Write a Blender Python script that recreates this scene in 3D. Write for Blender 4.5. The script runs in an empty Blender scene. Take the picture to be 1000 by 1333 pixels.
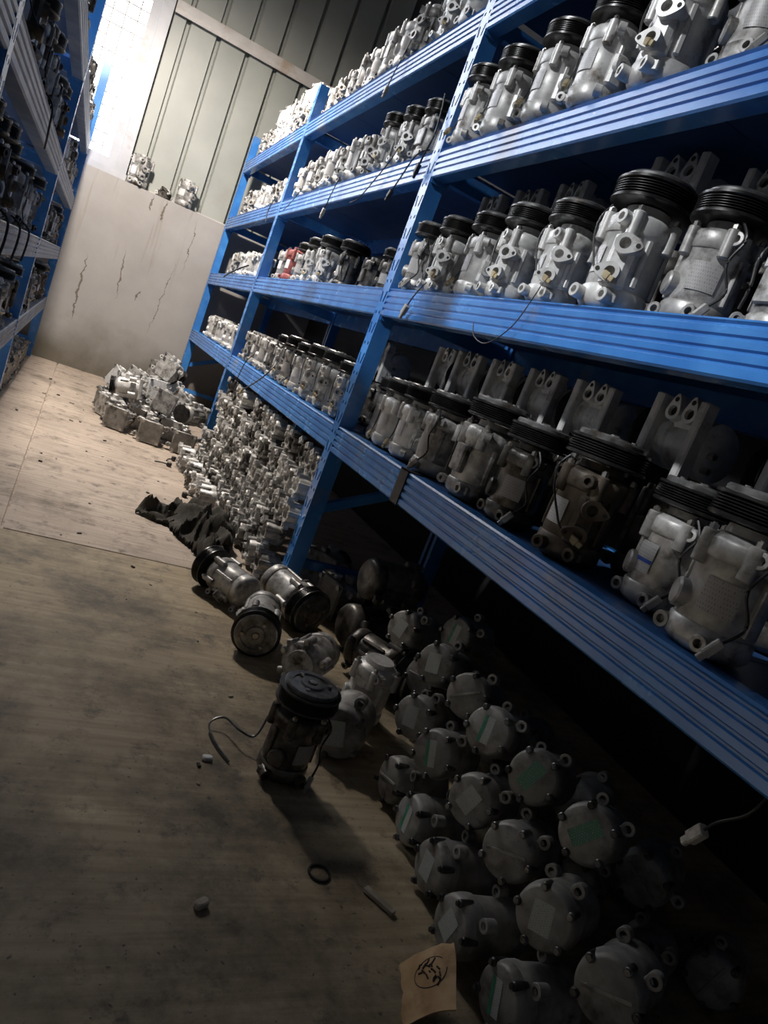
import bpy, math, random
from mathutils import Matrix, Vector, Euler, noise
random.seed(11)
PI = math.pi
scene = bpy.context.scene
COL = scene.collection

# ------------------------------------------------------------------ camera
CAMZ = 0.798
yaw, pit, rol = math.radians(26.775), math.radians(-10.167), math.radians(21.2945)
f = Vector((math.sin(yaw)*math.cos(pit), math.cos(yaw)*math.cos(pit), math.sin(pit)))
r = Vector((math.cos(yaw), -math.sin(yaw), 0)); u = r.cross(f)
r2 = r*math.cos(rol) + u*math.sin(rol); u2 = u*math.cos(rol) - r*math.sin(rol)
cd = bpy.data.cameras.new('camera'); cam = bpy.data.objects.new('camera', cd); COL.objects.link(cam)
cd.sensor_fit = 'VERTICAL'; cd.sensor_height = 36.0; cd.lens = 920.3/1333*36.0
cd.clip_start = 0.02
cam.matrix_world = Matrix(((r2.x, u2.x, -f.x, 0), (r2.y, u2.y, -f.y, 0), (r2.z, u2.z, -f.z, CAMZ), (0, 0, 0, 1)))
scene.camera = cam

# ------------------------------------------------------------------ world and exposure
w = bpy.data.worlds.new('sky'); scene.world = w; w.use_nodes = True
w.node_tree.nodes['Background'].inputs[0].default_value = (0.75, 0.85, 1.0, 1)
w.node_tree.nodes['Background'].inputs[1].default_value = 1.0
vs = scene.view_settings
vs.view_transform = 'Standard'; vs.look = 'None'; vs.gamma = 1.0; vs.use_curve_mapping = False
vs.exposure = 0.3
WINDOW_STRENGTH = 6.0          # daylight behind the frosted pane
LAMP_FAR = 430.0               # high-bay lamp over the far end of the aisle (W)
FILL_LEFT = 1350.0              # added fill lamp, brightens the upper near shelves (W)

# ------------------------------------------------------------------ layout (metres)
XR = 0.809                      # front plane of the right rack
POSTS = [0.17, 2.15, 4.14, 5.90]
LEV = [0.60, 1.0535, 1.4805, 1.9075]   # deck tops
BH = 0.0875
DEPTH = 0.55
XL = -0.22
LPOSTS = [-0.45, 1.60, 3.62, 5.88]
LLEV = [0.45, 0.815, 1.17, 1.56]
WY = 5.985                      # face of the low plaster wall
CY = 6.13                       # cladding plane
LEDGE = 1.43

# ------------------------------------------------------------------ materials
def newmat(name):
    m = bpy.data.materials.new(name); m.use_nodes = True
    return m, m.node_tree.nodes, m.node_tree.links, m.node_tree.nodes['Principled BSDF']

def mat(name, c1, c2, rough=0.5, metal=0.0, scale=30, bump=0.15, dirt=None, dirt_amt=0.5, vary=0.25, rough2=None):
    """two-tone noise, optional dirt patches, per-object variation"""
    m, N, L, b = newmat(name)
    tc = N.new('ShaderNodeTexCoord'); oi = N.new('ShaderNodeObjectInfo')
    off = N.new('ShaderNodeVectorMath'); off.operation = 'ADD'
    sc = N.new('ShaderNodeMath'); sc.operation = 'MULTIPLY'; sc.inputs[1].default_value = 37.0
    L.new(oi.outputs['Random'], sc.inputs[0])
    L.new(tc.outputs['Object'], off.inputs[0]); L.new(sc.outputs[0], off.inputs[1])
    n1 = N.new('ShaderNodeTexNoise'); n1.inputs['Scale'].default_value = scale; n1.inputs['Detail'].default_value = 5
    L.new(off.outputs[0], n1.inputs['Vector'])
    r1 = N.new('ShaderNodeValToRGB'); r1.color_ramp.elements[0].position = 0.35; r1.color_ramp.elements[1].position = 0.68
    r1.color_ramp.elements[0].color = (*c1, 1); r1.color_ramp.elements[1].color = (*c2, 1)
    L.new(n1.outputs['Fac'], r1.inputs[0])
    col = r1.outputs[0]
    if dirt:
        n2 = N.new('ShaderNodeTexNoise'); n2.inputs['Scale'].default_value = scale*0.45; n2.inputs['Detail'].default_value = 7; n2.inputs['Roughness'].default_value = 0.65
        L.new(off.outputs[0], n2.inputs['Vector'])
        r3 = N.new('ShaderNodeValToRGB'); r3.color_ramp.elements[0].position = 0.62 - 0.25*dirt_amt; r3.color_ramp.elements[1].position = 0.78 - 0.2*dirt_amt
        L.new(n2.outputs['Fac'], r3.inputs[0])
        mx = N.new('ShaderNodeMix'); mx.data_type = 'RGBA'
        L.new(r3.outputs[0], mx.inputs['Factor']); L.new(col, mx.inputs['A']); mx.inputs['B'].default_value = (*dirt, 1)
        col = mx.outputs['Result']
    if vary:
        mr = N.new('ShaderNodeMapRange'); mr.inputs['To Min'].default_value = 1 - vary; mr.inputs['To Max'].default_value = 1 + vary*0.6
        L.new(oi.outputs['Random'], mr.inputs['Value'])
        hs = N.new('ShaderNodeHueSaturation'); L.new(mr.outputs[0], hs.inputs['Value']); L.new(col, hs.inputs['Color'])
        col = hs.outputs[0]
    L.new(col, b.inputs['Base Color'])
    b.inputs['Metallic'].default_value = metal
    if rough2 is not None:
        mr2 = N.new('ShaderNodeMapRange'); mr2.inputs['To Min'].default_value = rough; mr2.inputs['To Max'].default_value = rough2
        L.new(n1.outputs['Fac'], mr2.inputs['Value']); L.new(mr2.outputs[0], b.inputs['Roughness'])
    else:
        b.inputs['Roughness'].default_value = rough
    if bump:
        bp = N.new('ShaderNodeBump'); bp.inputs['Strength'].default_value = bump; bp.inputs['Distance'].default_value = 0.004
        L.new(n1.outputs['Fac'], bp.inputs['Height']); L.new(bp.outputs[0], b.inputs['Normal'])
    return m

M = {}
M['alu'] = mat('cast_aluminium', (0.34, 0.33, 0.31), (0.58, 0.57, 0.55), 0.42, 0.30, 45, 0.18, (0.055, 0.045, 0.035), 0.55, 0.25)
M['alu_pale'] = mat('clean_cast_aluminium', (0.54, 0.54, 0.52), (0.74, 0.73, 0.71), 0.42, 0.25, 45, 0.12, (0.14, 0.11, 0.08), 0.25, 0.18)
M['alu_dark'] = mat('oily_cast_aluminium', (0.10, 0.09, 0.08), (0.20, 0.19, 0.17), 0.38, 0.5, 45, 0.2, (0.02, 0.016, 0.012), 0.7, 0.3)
M['brown'] = mat('rusty_brown_casing', (0.075, 0.058, 0.04), (0.15, 0.125, 0.095), 0.55, 0.3, 30, 0.2, (0.02, 0.015, 0.01), 0.6, 0.2)
M['cap'] = mat('dull_grey_casting', (0.22, 0.215, 0.20), (0.35, 0.34, 0.32), 0.55, 0.30, 40, 0.15, (0.07, 0.06, 0.05), 0.4, 0.2)
M['rubber'] = mat('black_pulley_steel', (0.03, 0.03, 0.031), (0.075, 0.073, 0.07), 0.30, 0.75, 60, 0.05, (0.06, 0.045, 0.03), 0.2, 0.3)
M['steel'] = mat('worn_dark_steel', (0.06, 0.06, 0.062), (0.18, 0.18, 0.18), 0.33, 0.8, 50, 0.08, (0.05, 0.035, 0.02), 0.35, 0.3)
M['clutch'] = mat('grey_clutch_steel', (0.16, 0.16, 0.16), (0.32, 0.32, 0.31), 0.35, 0.75, 50, 0.06, (0.08, 0.06, 0.04), 0.4, 0.3)
M['bolt'] = mat('zinc_bolt', (0.35, 0.33, 0.30), (0.6, 0.58, 0.55), 0.3, 0.9, 60, 0.0, None, 0, 0.3)
M['hole'] = mat('dark_bore', (0.006, 0.006, 0.006), (0.015, 0.014, 0.013), 0.7, 0.0, 40, 0.0, None, 0, 0)
M['wire'] = mat('black_cable', (0.012, 0.012, 0.012), (0.03, 0.03, 0.03), 0.45, 0.0, 60, 0.0, None, 0, 0.2)
M['plug'] = mat('grey_plug', (0.30, 0.29, 0.27), (0.50, 0.48, 0.45), 0.5, 0.0, 60, 0.0, (0.1, 0.09, 0.07), 0.3, 0.25)
M['plug_tan'] = mat('tan_tape', (0.35, 0.27, 0.14), (0.55, 0.46, 0.28), 0.6, 0.0, 60, 0.0, (0.1, 0.07, 0.04), 0.4, 0.2)
M['plug_black'] = mat('black_plug', (0.01, 0.01, 0.01), (0.025, 0.025, 0.025), 0.5, 0.0, 60, 0.0, None, 0, 0)
M['blue'] = mat('blue_rack_paint', (0.035, 0.17, 0.50), (0.06, 0.25, 0.62), 0.20, 0.0, 9, 0.03, (0.20, 0.24, 0.33), 0.12, 0.12, 0.32)
M['blue'].node_tree.nodes['Principled BSDF'].inputs['Specular IOR Level'].default_value = 0.75
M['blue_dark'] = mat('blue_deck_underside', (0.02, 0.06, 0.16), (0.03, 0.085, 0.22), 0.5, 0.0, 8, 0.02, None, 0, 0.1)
M['blue_grey'] = mat('glancing_light_blue_paint', (0.10, 0.16, 0.27), (0.20, 0.26, 0.36), 0.40, 0.0, 12, 0.04, (0.30, 0.32, 0.36), 0.35, 0.1)  # glancing light on the left beams put into a greyer blue
M['cladding'] = mat('cladding_paint', (0.28, 0.295, 0.275), (0.335, 0.35, 0.325), 0.45, 0.0, 3, 0.02, (0.27, 0.27, 0.24), 0.25, 0.05)
M['frame'] = mat('window_frame_paint', (0.36, 0.37, 0.40), (0.44, 0.45, 0.48), 0.45, 0.0, 6, 0.03, (0.26, 0.22, 0.18), 0.2, 0.05)
M['purlin'] = mat('purlin_paint', (0.42, 0.40, 0.38), (0.52, 0.50, 0.48), 0.5, 0.0, 8, 0.05, (0.35, 0.26, 0.18), 0.25, 0.05)
M['jacket'] = mat('dark_olive_cloth', (0.024, 0.022, 0.016), (0.052, 0.046, 0.034), 0.85, 0.0, 60, 0.25, (0.012, 0.010, 0.008), 0.4, 0.1)
M['card'] = mat('brown_card', (0.42, 0.26, 0.12), (0.58, 0.40, 0.22), 0.75, 0.0, 25, 0.1, (0.22, 0.12, 0.05), 0.4, 0.0)
M['ink'] = mat('black_ink', (0.01, 0.01, 0.01), (0.03, 0.02, 0.02), 0.7, 0.0, 40, 0.0, None, 0, 0)
M['debris'] = mat('debris_grey', (0.30, 0.26, 0.20), (0.55, 0.50, 0.42), 0.8, 0.0, 40, 0.1, None, 0, 0.4)
M['debris_dark'] = mat('debris_dark', (0.02, 0.016, 0.012), (0.05, 0.04, 0.03), 0.8, 0.0, 40, 0.1, None, 0, 0.3)
M['shade_black'] = mat('painted_shade_black', (0.010, 0.010, 0.012), (0.018, 0.017, 0.018), 0.9, 0.0, 4, 0.0, None, 0, 0)  # darkness behind the right rack painted in as near-black wall colour
M['shed'] = mat('dark_shed_lining', (0.07, 0.068, 0.065), (0.11, 0.105, 0.10), 0.8, 0.0, 2, 0.0, None, 0, 0)
M['red'] = mat('dull_red_casing', (0.22, 0.05, 0.045), (0.34, 0.10, 0.09), 0.5, 0.1, 40, 0.1, (0.1, 0.05, 0.04), 0.3, 0.0)
M['shade'] = mat('lamp_shade_metal', (0.35, 0.35, 0.35), (0.45, 0.45, 0.45), 0.35, 0.8, 10, 0.0, None, 0, 0)
M['green'] = mat('label_green', (0.03, 0.22, 0.13), (0.05, 0.30, 0.18), 0.45, 0.0, 40, 0.0, (0.2, 0.3, 0.25), 0.3, 0.1)
M['blueband'] = mat('label_blue', (0.02, 0.09, 0.45), (0.03, 0.12, 0.55), 0.4, 0.0, 40, 0.0, None, 0, 0)

def label_mat(name, paper, ink, rows):
    m, N, L, b = newmat(name)
    tc = N.new('ShaderNodeTexCoord'); mp = N.new('ShaderNodeMapping'); L.new(tc.outputs['UV'], mp.inputs[0])
    mp.inputs['Scale'].default_value = (rows*1.3, rows, 1)
    br = N.new('ShaderNodeTexBrick'); br.inputs['Scale'].default_value = 1.0; br.inputs['Mortar Size'].default_value = 0.2
    br.inputs['Brick Width'].default_value = 0.8; br.inputs['Row Height'].default_value = 1.0
    br.inputs['Color1'].default_value = (1, 1, 1, 1); br.inputs['Color2'].default_value = (0.2, 0.2, 0.2, 1); br.inputs['Mortar'].default_value = (0, 0, 0, 1)
    L.new(mp.outputs[0], br.inputs[0])
    nz = N.new('ShaderNodeTexNoise'); nz.inputs['Scale'].default_value = 9; L.new(mp.outputs[0], nz.inputs['Vector'])
    cr = N.new('ShaderNodeValToRGB'); cr.color_ramp.elements[0].position = 0.42; cr.color_ramp.elements[1].position = 0.55; L.new(nz.outputs['Fac'], cr.inputs[0])
    ml = N.new('ShaderNodeMath'); ml.operation = 'MULTIPLY'; L.new(br.outputs[0], ml.inputs[0]); L.new(cr.outputs[0], ml.inputs[1])
    mx = N.new('ShaderNodeMix'); mx.data_type = 'RGBA'; L.new(ml.outputs[0], mx.inputs['Factor'])
    mx.inputs['A'].default_value = (*paper, 1); mx.inputs['B'].default_value = (*ink, 1)
    L.new(mx.outputs['Result'], b.inputs['Base Color']); b.inputs['Roughness'].default_value = 0.4
    return m
M['label'] = label_mat('paper_label_print', (0.62, 0.62, 0.62), (0.22, 0.22, 0.24), 9)
M['label_pale'] = label_mat('plate_label_print', (0.46, 0.49, 0.47), (0.12, 0.14, 0.13), 8)
M['label_grey'] = label_mat('etched_plate_print', (0.40, 0.39, 0.38), (0.14, 0.13, 0.12), 8)
M['label_green'] = label_mat('green_plate_print', (0.07, 0.22, 0.15), (0.34, 0.40, 0.36), 7)

def emis(name, c, s):
    m, N, L, b = newmat(name)
    b.inputs['Base Color'].default_value = (*c, 1); b.inputs['Emission Color'].default_value = (*c, 1); b.inputs['Emission Strength'].default_value = s
    return m
M['pane'] = emis('daylit_frosted_pane', (0.88, 0.92, 1.0), WINDOW_STRENGTH)
M['lampglow'] = emis('lamp_glow', (1.0, 0.93, 0.84), 12.0)

def floor_mat(name, ca, cb, st_a):
    m, N, L, b = newmat(name)
    g = N.new('ShaderNodeNewGeometry'); P = g.outputs['Position']
    def nz(scale, det=6, rough=0.6, vec=None):
        n = N.new('ShaderNodeTexNoise'); n.inputs['Scale'].default_value = scale; n.inputs['Detail'].default_value = det; n.inputs['Roughness'].default_value = rough
        L.new(vec or P, n.inputs['Vector']); return n.outputs['Fac']
    def ramp(fac, a, bb, c0, c1):
        n = N.new('ShaderNodeValToRGB'); n.color_ramp.elements[0].position = a; n.color_ramp.elements[1].position = bb
        n.color_ramp.elements[0].color = (*c0, 1); n.color_ramp.elements[1].color = (*c1, 1); L.new(fac, n.inputs[0]); return n.outputs[0]
    def mix(fac, a, bb, blend='MIX'):
        n = N.new('ShaderNodeMix'); n.data_type = 'RGBA'; n.blend_type = blend
        if isinstance(fac, float): n.inputs['Factor'].default_value = fac
        else: L.new(fac, n.inputs['Factor'])
        L.new(a, n.inputs['A'])
        if isinstance(bb, tuple): n.inputs['B'].default_value = (*bb, 1)
        else: L.new(bb, n.inputs['B'])
        return n.outputs['Result']
    base = ramp(nz(2.2), 0.3, 0.7, ca, cb)
    mp = N.new('ShaderNodeMapping'); L.new(P, mp.inputs[0]); mp.inputs['Scale'].default_value = (1.4, 26, 1); mp.inputs['Rotation'].default_value = (0, 0, 0.06)
    streak = ramp(nz(2.2, 5, 0.65, mp.outputs[0]), 0.38, 0.62, (0.62, 0.60, 0.57), (1, 1, 1))
    base = mix(0.7, base, streak, 'MULTIPLY')
    st = ramp(nz(3.1, 8, 0.72), st_a, st_a+0.19, (0, 0, 0), (1, 1, 1))
    base = mix(st, base, (0.115, 0.095, 0.065))
    st2 = ramp(nz(11, 8, 0.75), 0.54, 0.66, (0, 0, 0), (0.85, 0.85, 0.85))
    base = mix(st2, base, (0.10, 0.085, 0.065))
    sp = ramp(nz(95, 3, 0.5), 0.66, 0.72, (0, 0, 0), (0.8, 0.8, 0.8))
    base = mix(sp, base, (0.06, 0.05, 0.04))
    L.new(base, b.inputs['Base Color'])
    b.inputs['Roughness'].default_value = 0.62; b.inputs['Specular IOR Level'].default_value = 0.35
    bp = N.new('ShaderNodeBump'); bp.inputs['Strength'].default_value = 0.25; bp.inputs['Distance'].default_value = 0.006
    L.new(nz(30, 8, 0.7), bp.inputs['Height']); L.new(bp.outputs[0], b.inputs['Normal'])
    return m
M['floor'] = floor_mat('concrete_floor', (0.40, 0.33, 0.27), (0.54, 0.45, 0.37), 0.52)
M['floor_near'] = floor_mat('near_concrete_floor', (0.37, 0.295, 0.19), (0.50, 0.41, 0.275), 0.45)  # near slab: darker, yellower tone with more blotches

def plaster_mat():
    m, N, L, b = newmat('stained_plaster')
    g = N.new('ShaderNodeNewGeometry'); P = g.outputs['Position']
    sx = N.new('ShaderNodeSeparateXYZ'); L.new(P, sx.inputs[0])
    def math_(op, a, bb=None, clamp=False):
        n = N.new('ShaderNodeMath'); n.operation = op; n.use_clamp = clamp
        for i, v in enumerate((a, bb)):
            if v is None: continue
            if isinstance(v, (int, float)): n.inputs[i].default_value = v
            else: L.new(v, n.inputs[i])
        return n.outputs[0]
    def nz(scale, det=6, rough=0.6, vec=None):
        n = N.new('ShaderNodeTexNoise'); n.inputs['Scale'].default_value = scale; n.inputs['Detail'].default_value = det; n.inputs['Roughness'].default_value = rough
        L.new(vec or P, n.inputs['Vector']); return n.outputs['Fac']
    def ramp(fac, a, bb, c0, c1):
        n = N.new('ShaderNodeValToRGB'); n.color_ramp.elements[0].position = a; n.color_ramp.elements[1].position = bb
        n.color_ramp.elements[0].color = (*c0, 1); n.color_ramp.elements[1].color = (*c1, 1); L.new(fac, n.inputs[0]); return n.outputs[0]
    def mix(fac, a, bb):
        n = N.new('ShaderNodeMix'); n.data_type = 'RGBA'; L.new(fac, n.inputs['Factor']); L.new(a, n.inputs['A'])
        n.inputs['B'].default_value = (*bb, 1); return n.outputs['Result']
    base = ramp(nz(2.5), 0.3, 0.7, (0.29, 0.275, 0.262), (0.355, 0.34, 0.325))
    # grubby mould creeping up from the floor, ragged edge
    up = math_('ADD', sx.outputs[2], math_('MULTIPLY', math_('SUBTRACT', nz(3.0, 7, 0.65), 0.5), 0.55))
    low = ramp(up, 0.03, 0.42, (1, 1, 1), (0, 0, 0))
    base = mix(math_('MULTIPLY', low, 0.85), base, (0.10, 0.085, 0.055))
    # runs of dirty water below the ledge
    mp = N.new('ShaderNodeMapping'); L.new(P, mp.inputs[0]); mp.inputs['Scale'].default_value = (14, 1, 0.8)
    runs = ramp(nz(1.6, 5, 0.6, mp.outputs[0]), 0.60, 0.74, (0, 0, 0), (1, 1, 1))
    hi = ramp(sx.outputs[2], 0.75, 1.40, (0, 0, 0), (1, 1, 1))
    base = mix(math_('MULTIPLY', math_('MULTIPLY', runs, hi), 0.55), base, (0.20, 0.16, 0.12))
    # cracks
    wob = math_('MULTIPLY', math_('SUBTRACT', nz(14, 4, 0.6), 0.5), 0.07)
    for x0, z0, x1, z1, wd in CRACKS:
        t = math_('DIVIDE', math_('SUBTRACT', sx.outputs[2], z0), z1 - z0)
        xl = math_('ADD', math_('ADD', math_('MULTIPLY', t, x1 - x0), x0), wob)
        d = math_('ABSOLUTE', math_('SUBTRACT', sx.outputs[0], xl))
        env = math_('MULTIPLY', math_('MULTIPLY', t, math_('SUBTRACT', 1.0, t)), 4.0 * wd)
        env = math_('MULTIPLY', env, math_('ADD', 0.3, nz(25, 3, 0.5)))
        k = math_('MULTIPLY', math_('LESS_THAN', d, env), 0.85)
        base = mix(k, base, (0.10, 0.075, 0.055))
    L.new(base, b.inputs['Base Color']); b.inputs['Roughness'].default_value = 0.75
    bp = N.new('ShaderNodeBump'); bp.inputs['Strength'].default_value = 0.2; bp.inputs['Distance'].default_value = 0.01
    L.new(nz(9, 8, 0.7), bp.inputs['Height']); L.new(bp.outputs[0], b.inputs['Normal'])
    return m
CRACKS = [(-0.03, 0.33, -0.05, 0.86, 0.009), (0.22, 0.60, 0.20, 0.98, 0.006), (0.36, 0.64, 0.37, 0.73, 0.006),
          (0.50, 0.40, 0.56, 1.05, 0.003), (0.62, 0.95, 0.62, 1.40, 0.003), (0.36, 1.26, 0.38, 1.42, 0.010), (0.27, 1.30, 0.27, 1.42, 0.007)]
M['plaster'] = plaster_mat()

# ------------------------------------------------------------------ mesh kit
class MB:
    def __init__(s): s.v = []; s.f = []; s.uv = None
    def add(s, verts, faces, T=None):
        o = len(s.v)
        s.v.extend([tuple(T @ Vector(p)) if T is not None else tuple(p) for p in verts])
        s.f.extend([tuple(i + o for i in fc) for fc in faces]); return s
    def box(s, c, d, T=None, bev=0.0):
        hx, hy, hz = d[0]/2, d[1]/2, d[2]/2
        if bev <= 0:
            vs = [(c[0]+a*hx, c[1]+b*hy, c[2]+e*hz) for a in (-1, 1) for b in (-1, 1) for e in (-1, 1)]
            return s.add(vs, [(0,1,3,2), (4,6,7,5), (0,4,5,1), (2,3,7,6), (0,2,6,4), (1,5,7,3)], T)
        b = min(bev, hx*0.9, hy*0.9, hz*0.9)
        # chamfered prism: octagon outline in xy, chamfered top and bottom
        def ring(ix, z):
            x, y, q = hx-ix, hy-ix, b
            return [(c[0]-x+q, c[1]-y, z), (c[0]+x-q, c[1]-y, z), (c[0]+x, c[1]-y+q, z), (c[0]+x, c[1]+y-q, z),
                    (c[0]+x-q, c[1]+y, z), (c[0]-x+q, c[1]+y, z), (c[0]-x, c[1]+y-q, z), (c[0]-x, c[1]-y+q, z)]
        q = b*0.6
        vs = ring(q, c[2]-hz) + ring(0, c[2]-hz+q) + ring(0, c[2]+hz-q) + ring(q, c[2]+hz)
        fs = [tuple(range(7, -1, -1)), tuple(range(24, 32))]
        for k in range(3):
            for i in range(8):
                j = (i+1) % 8; fs.append((k*8+i, k*8+j, k*8+8+j, k*8+8+i))
        return s.add(vs, fs, T)
    def lathe(s, prof, n=24, T=None, wob=None):
        vs = []; idx = []
        for (rr, z) in prof:
            if rr < 1e-6: idx.append([len(vs)]*n); vs.append((0, 0, z))
            else:
                idx.append(list(range(len(vs), len(vs)+n)))
                for i in range(n):
                    a = 2*PI*i/n; q = rr*(wob(a, z) if wob else 1)
                    vs.append((q*math.cos(a), q*math.sin(a), z))
        fs = []
        for k in range(len(prof)-1):
            A, B = idx[k], idx[k+1]
            for i in range(n):
                j = (i+1) % n
                if A[0] == A[1] and B[0] == B[1]: continue
                if A[0] == A[1]: fs.append((A[0], B[j], B[i]))
                elif B[0] == B[1]: fs.append((A[i], A[j], B[0]))
                else: fs.append((A[i], A[j], B[j], B[i]))
        return s.add(vs, fs, T)
    def cyl(s, rr, z0, z1, n=12, T=None, bev=0.0):
        b = bev
        return s.lathe([(0, z0), (rr-b, z0), (rr, z0+b), (rr, z1-b), (rr-b, z1), (0, z1)] if b else [(0, z0), (rr, z0), (rr, z1), (0, z1)], n, T)
    def ring(s, ro, ri, z0, z1, n=16, T=None):
        b = (ro-ri)*0.15
        return s.lathe([(ri, z0), (ro-b, z0), (ro, z0+b), (ro, z1-b), (ro-b, z1), (ri, z1), (ri, z0)], n, T)
    def prism(s, poly, z0, z1, T=None):
        n = len(poly); vs = [(x, y, z0) for x, y in poly] + [(x, y, z1) for x, y in poly]
        fs = [tuple(range(n-1, -1, -1)), tuple(range(n, 2*n))] + [(i, (i+1) % n, n+(i+1) % n, n+i) for i in range(n)]
        return s.add(vs, fs, T)
    def plate_hole(s, outer, hole, z0, z1, T=None):
        """outer and hole: same count of points; a plate with a through hole"""
        n = len(outer)
        vs = [(x, y, z0) for x, y in outer] + [(x, y, z0) for x, y in hole] + [(x, y, z1) for x, y in outer] + [(x, y, z1) for x, y in hole]
        fs = []
        for i in range(n):
            j = (i+1) % n
            fs += [(j, i, n+i, n+j), (2*n+i, 2*n+j, 3*n+j, 3*n+i), (i, j, 2*n+j, 2*n+i), (n+j, n+i, 3*n+i, 3*n+j)]
        return s.add(vs, fs, T)
    def tube(s, pts, rr, n=6, T=None):
        pts = [Vector(p) for p in pts]; vs = []; fs = []
        for k, p in enumerate(pts):
            d = (pts[min(k+1, len(pts)-1)] - pts[max(k-1, 0)]).normalized()
            a = d.cross(Vector((0, 0, 1)));
            if a.length < 0.05: a = d.cross(Vector((1, 0, 0)))
            a.normalize(); b = d.cross(a)
            vs += [tuple(p + a*(rr*math.cos(2*PI*i/n)) + b*(rr*math.sin(2*PI*i/n))) for i in range(n)]
        for k in range(len(pts)-1):
            for i in range(n):
                j = (i+1) % n; fs.append((k*n+i, k*n+j, k*n+n+j, k*n+n+i))
        fs += [tuple(range(n-1, -1, -1)), tuple(range((len(pts)-1)*n, len(pts)*n))]
        return s.add(vs, fs, T)
    def build(s, name, m, parent=None, smooth=35, uv=None):
        me = bpy.data.meshes.new(name); me.from_pydata(s.v, [], s.f); me.update()
        if smooth:
            me.polygons.foreach_set('use_smooth', [True]*len(me.polygons)); me.set_sharp_from_angle(angle=math.radians(smooth))
        if uv:
            ly = me.uv_layers.new(name='uv')
            for lp in me.loops: ly.data[lp.index].uv = uv[lp.vertex_index]
        me.materials.append(M[m] if isinstance(m, str) else m)
        o = bpy.data.objects.new(name, me); COL.objects.link(o)
        if parent: o.parent = parent
        return o

def smooth_path(pts, k=6):
    P = [Vector(p) for p in pts]; P = [P[0]] + P + [P[-1]]; out = []
    for i in range(1, len(P)-2):
        for j in range(k):
            t = j/k; a, b, c, d = P[i-1], P[i], P[i+1], P[i+2]
            out.append(0.5*((2*b) + (c-a)*t + (2*a-5*b+4*c-d)*t*t + (3*b-a-3*c+d)*t**3))
    out.append(P[-2]); return out

def RZ(a): return Matrix.Rotation(a, 4, 'Z')
def RX(a): return Matrix.Rotation(a, 4, 'X')
def RY(a): return Matrix.Rotation(a, 4, 'Y')
def TR(x, y, z): return Matrix.Translation((x, y, z))

def empty(name):
    o = bpy.data.objects.new(name, None); o.empty_display_size = 0.05; COL.objects.link(o); return o
def tag(o, label=None, cat=None, group=None, kind=None):
    if label: o['label'] = label
    if cat: o['category'] = cat
    if group: o['group'] = group
    if kind: o['kind'] = kind
    return o
def copy_tree(o, parent=None):
    c = o.copy(); COL.objects.link(c)
    if parent: c.parent = parent
    for ch in o.children: copy_tree(ch, c)
    return c
PROTOS = []
def place(proto, T, label, cat, group=None, scale=1.0, name=None, skip=()):
    o = copy_tree(proto)
    if name: o.name = name
    o.matrix_world = T @ Matrix.Scale(scale, 4)
    return tag(o, label, cat, group)

# ------------------------------------------------------------------ room shell
def struct(name, mb, m, parent=None, smooth=0):
    o = mb.build(name, m, parent, smooth)
    if not parent: o['kind'] = 'structure'
    return o
fl = struct('floor', MB().box((-1.0, 1.5, -0.06), (8.0, 11.0, 0.10)), 'floor')
fl['label'] = 'stained brown concrete floor of the aisle'
JX, JY = [-4.9, -0.035, 2.9], [-3.9, 2.185, 5.28, 6.9]
g = 0.004
for i in range(2):
    for j in range(3):
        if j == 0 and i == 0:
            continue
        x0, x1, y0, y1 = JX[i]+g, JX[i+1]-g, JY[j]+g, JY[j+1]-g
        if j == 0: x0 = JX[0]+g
        MB().box(((x0+x1)/2, (y0+y1)/2, -0.006), (x1-x0, y1-y0, 0.012)).build('slab', 'floor_near' if j == 0 else 'floor', fl, 0)

wb = struct('wall_back', MB().box((-1.0, WY+0.12, LEDGE/2), (8.0, 0.24, LEDGE), bev=0.0), 'plaster')
wb['label'] = 'low white plastered wall with cracks and mould at the foot'
# mortar bed line along the ledge
WIN_L, WIN_R, WIN_B, WIN_T = -3.4, -0.092, 1.545, 4.5
cl = struct('wall_cladding', MB().box((1.55, CY+0.05, 3.32), (3.0, 0.02, 3.78)), 'cladding')
cl['label'] = 'pale green grey metal cladding above the low wall'
x = 0.167-0.2235
k = 0
while x < 2.9:
    p = MB()
    a, b_ = max(x+0.012, 0.055), x+0.2235-0.010
    # shallow tray: flat face with turned-back edges
    prof = [(a, 0.03), (a+0.010, 0.0), (b_-0.008, 0.0), (b_, 0.03)]
    for zz0, zz1 in ((LEDGE+0.002, 5.18),):
        vs = [(q, CY+d, zz0) for q, d in prof] + [(q, CY+d, zz1) for q, d in prof]
        p.add(vs, [(0, 1, 5, 4), (1, 2, 6, 5), (2, 3, 7, 6), (3, 0, 4, 7), (3, 2, 1, 0), (4, 5, 6, 7)])
    p.build('panel', 'cladding', cl, 0)
    x += 0.2235
pl = MB().box((1.55, CY-0.022, 2.715), (2.98, 0.044, 0.05)).box((1.55, CY-0.040, 2.69), (2.98, 0.006, 0.075)).build('trim_1', 'purlin', None, 0)
tag(pl, kind='structure'); pl['label'] = 'pale horizontal purlin across the cladding'
lt = MB().box((1.5, CY-0.004, LEDGE+0.012), (2.9, 0.03, 0.018)).build('flashing', 'purlin', cl, 0)

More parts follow.
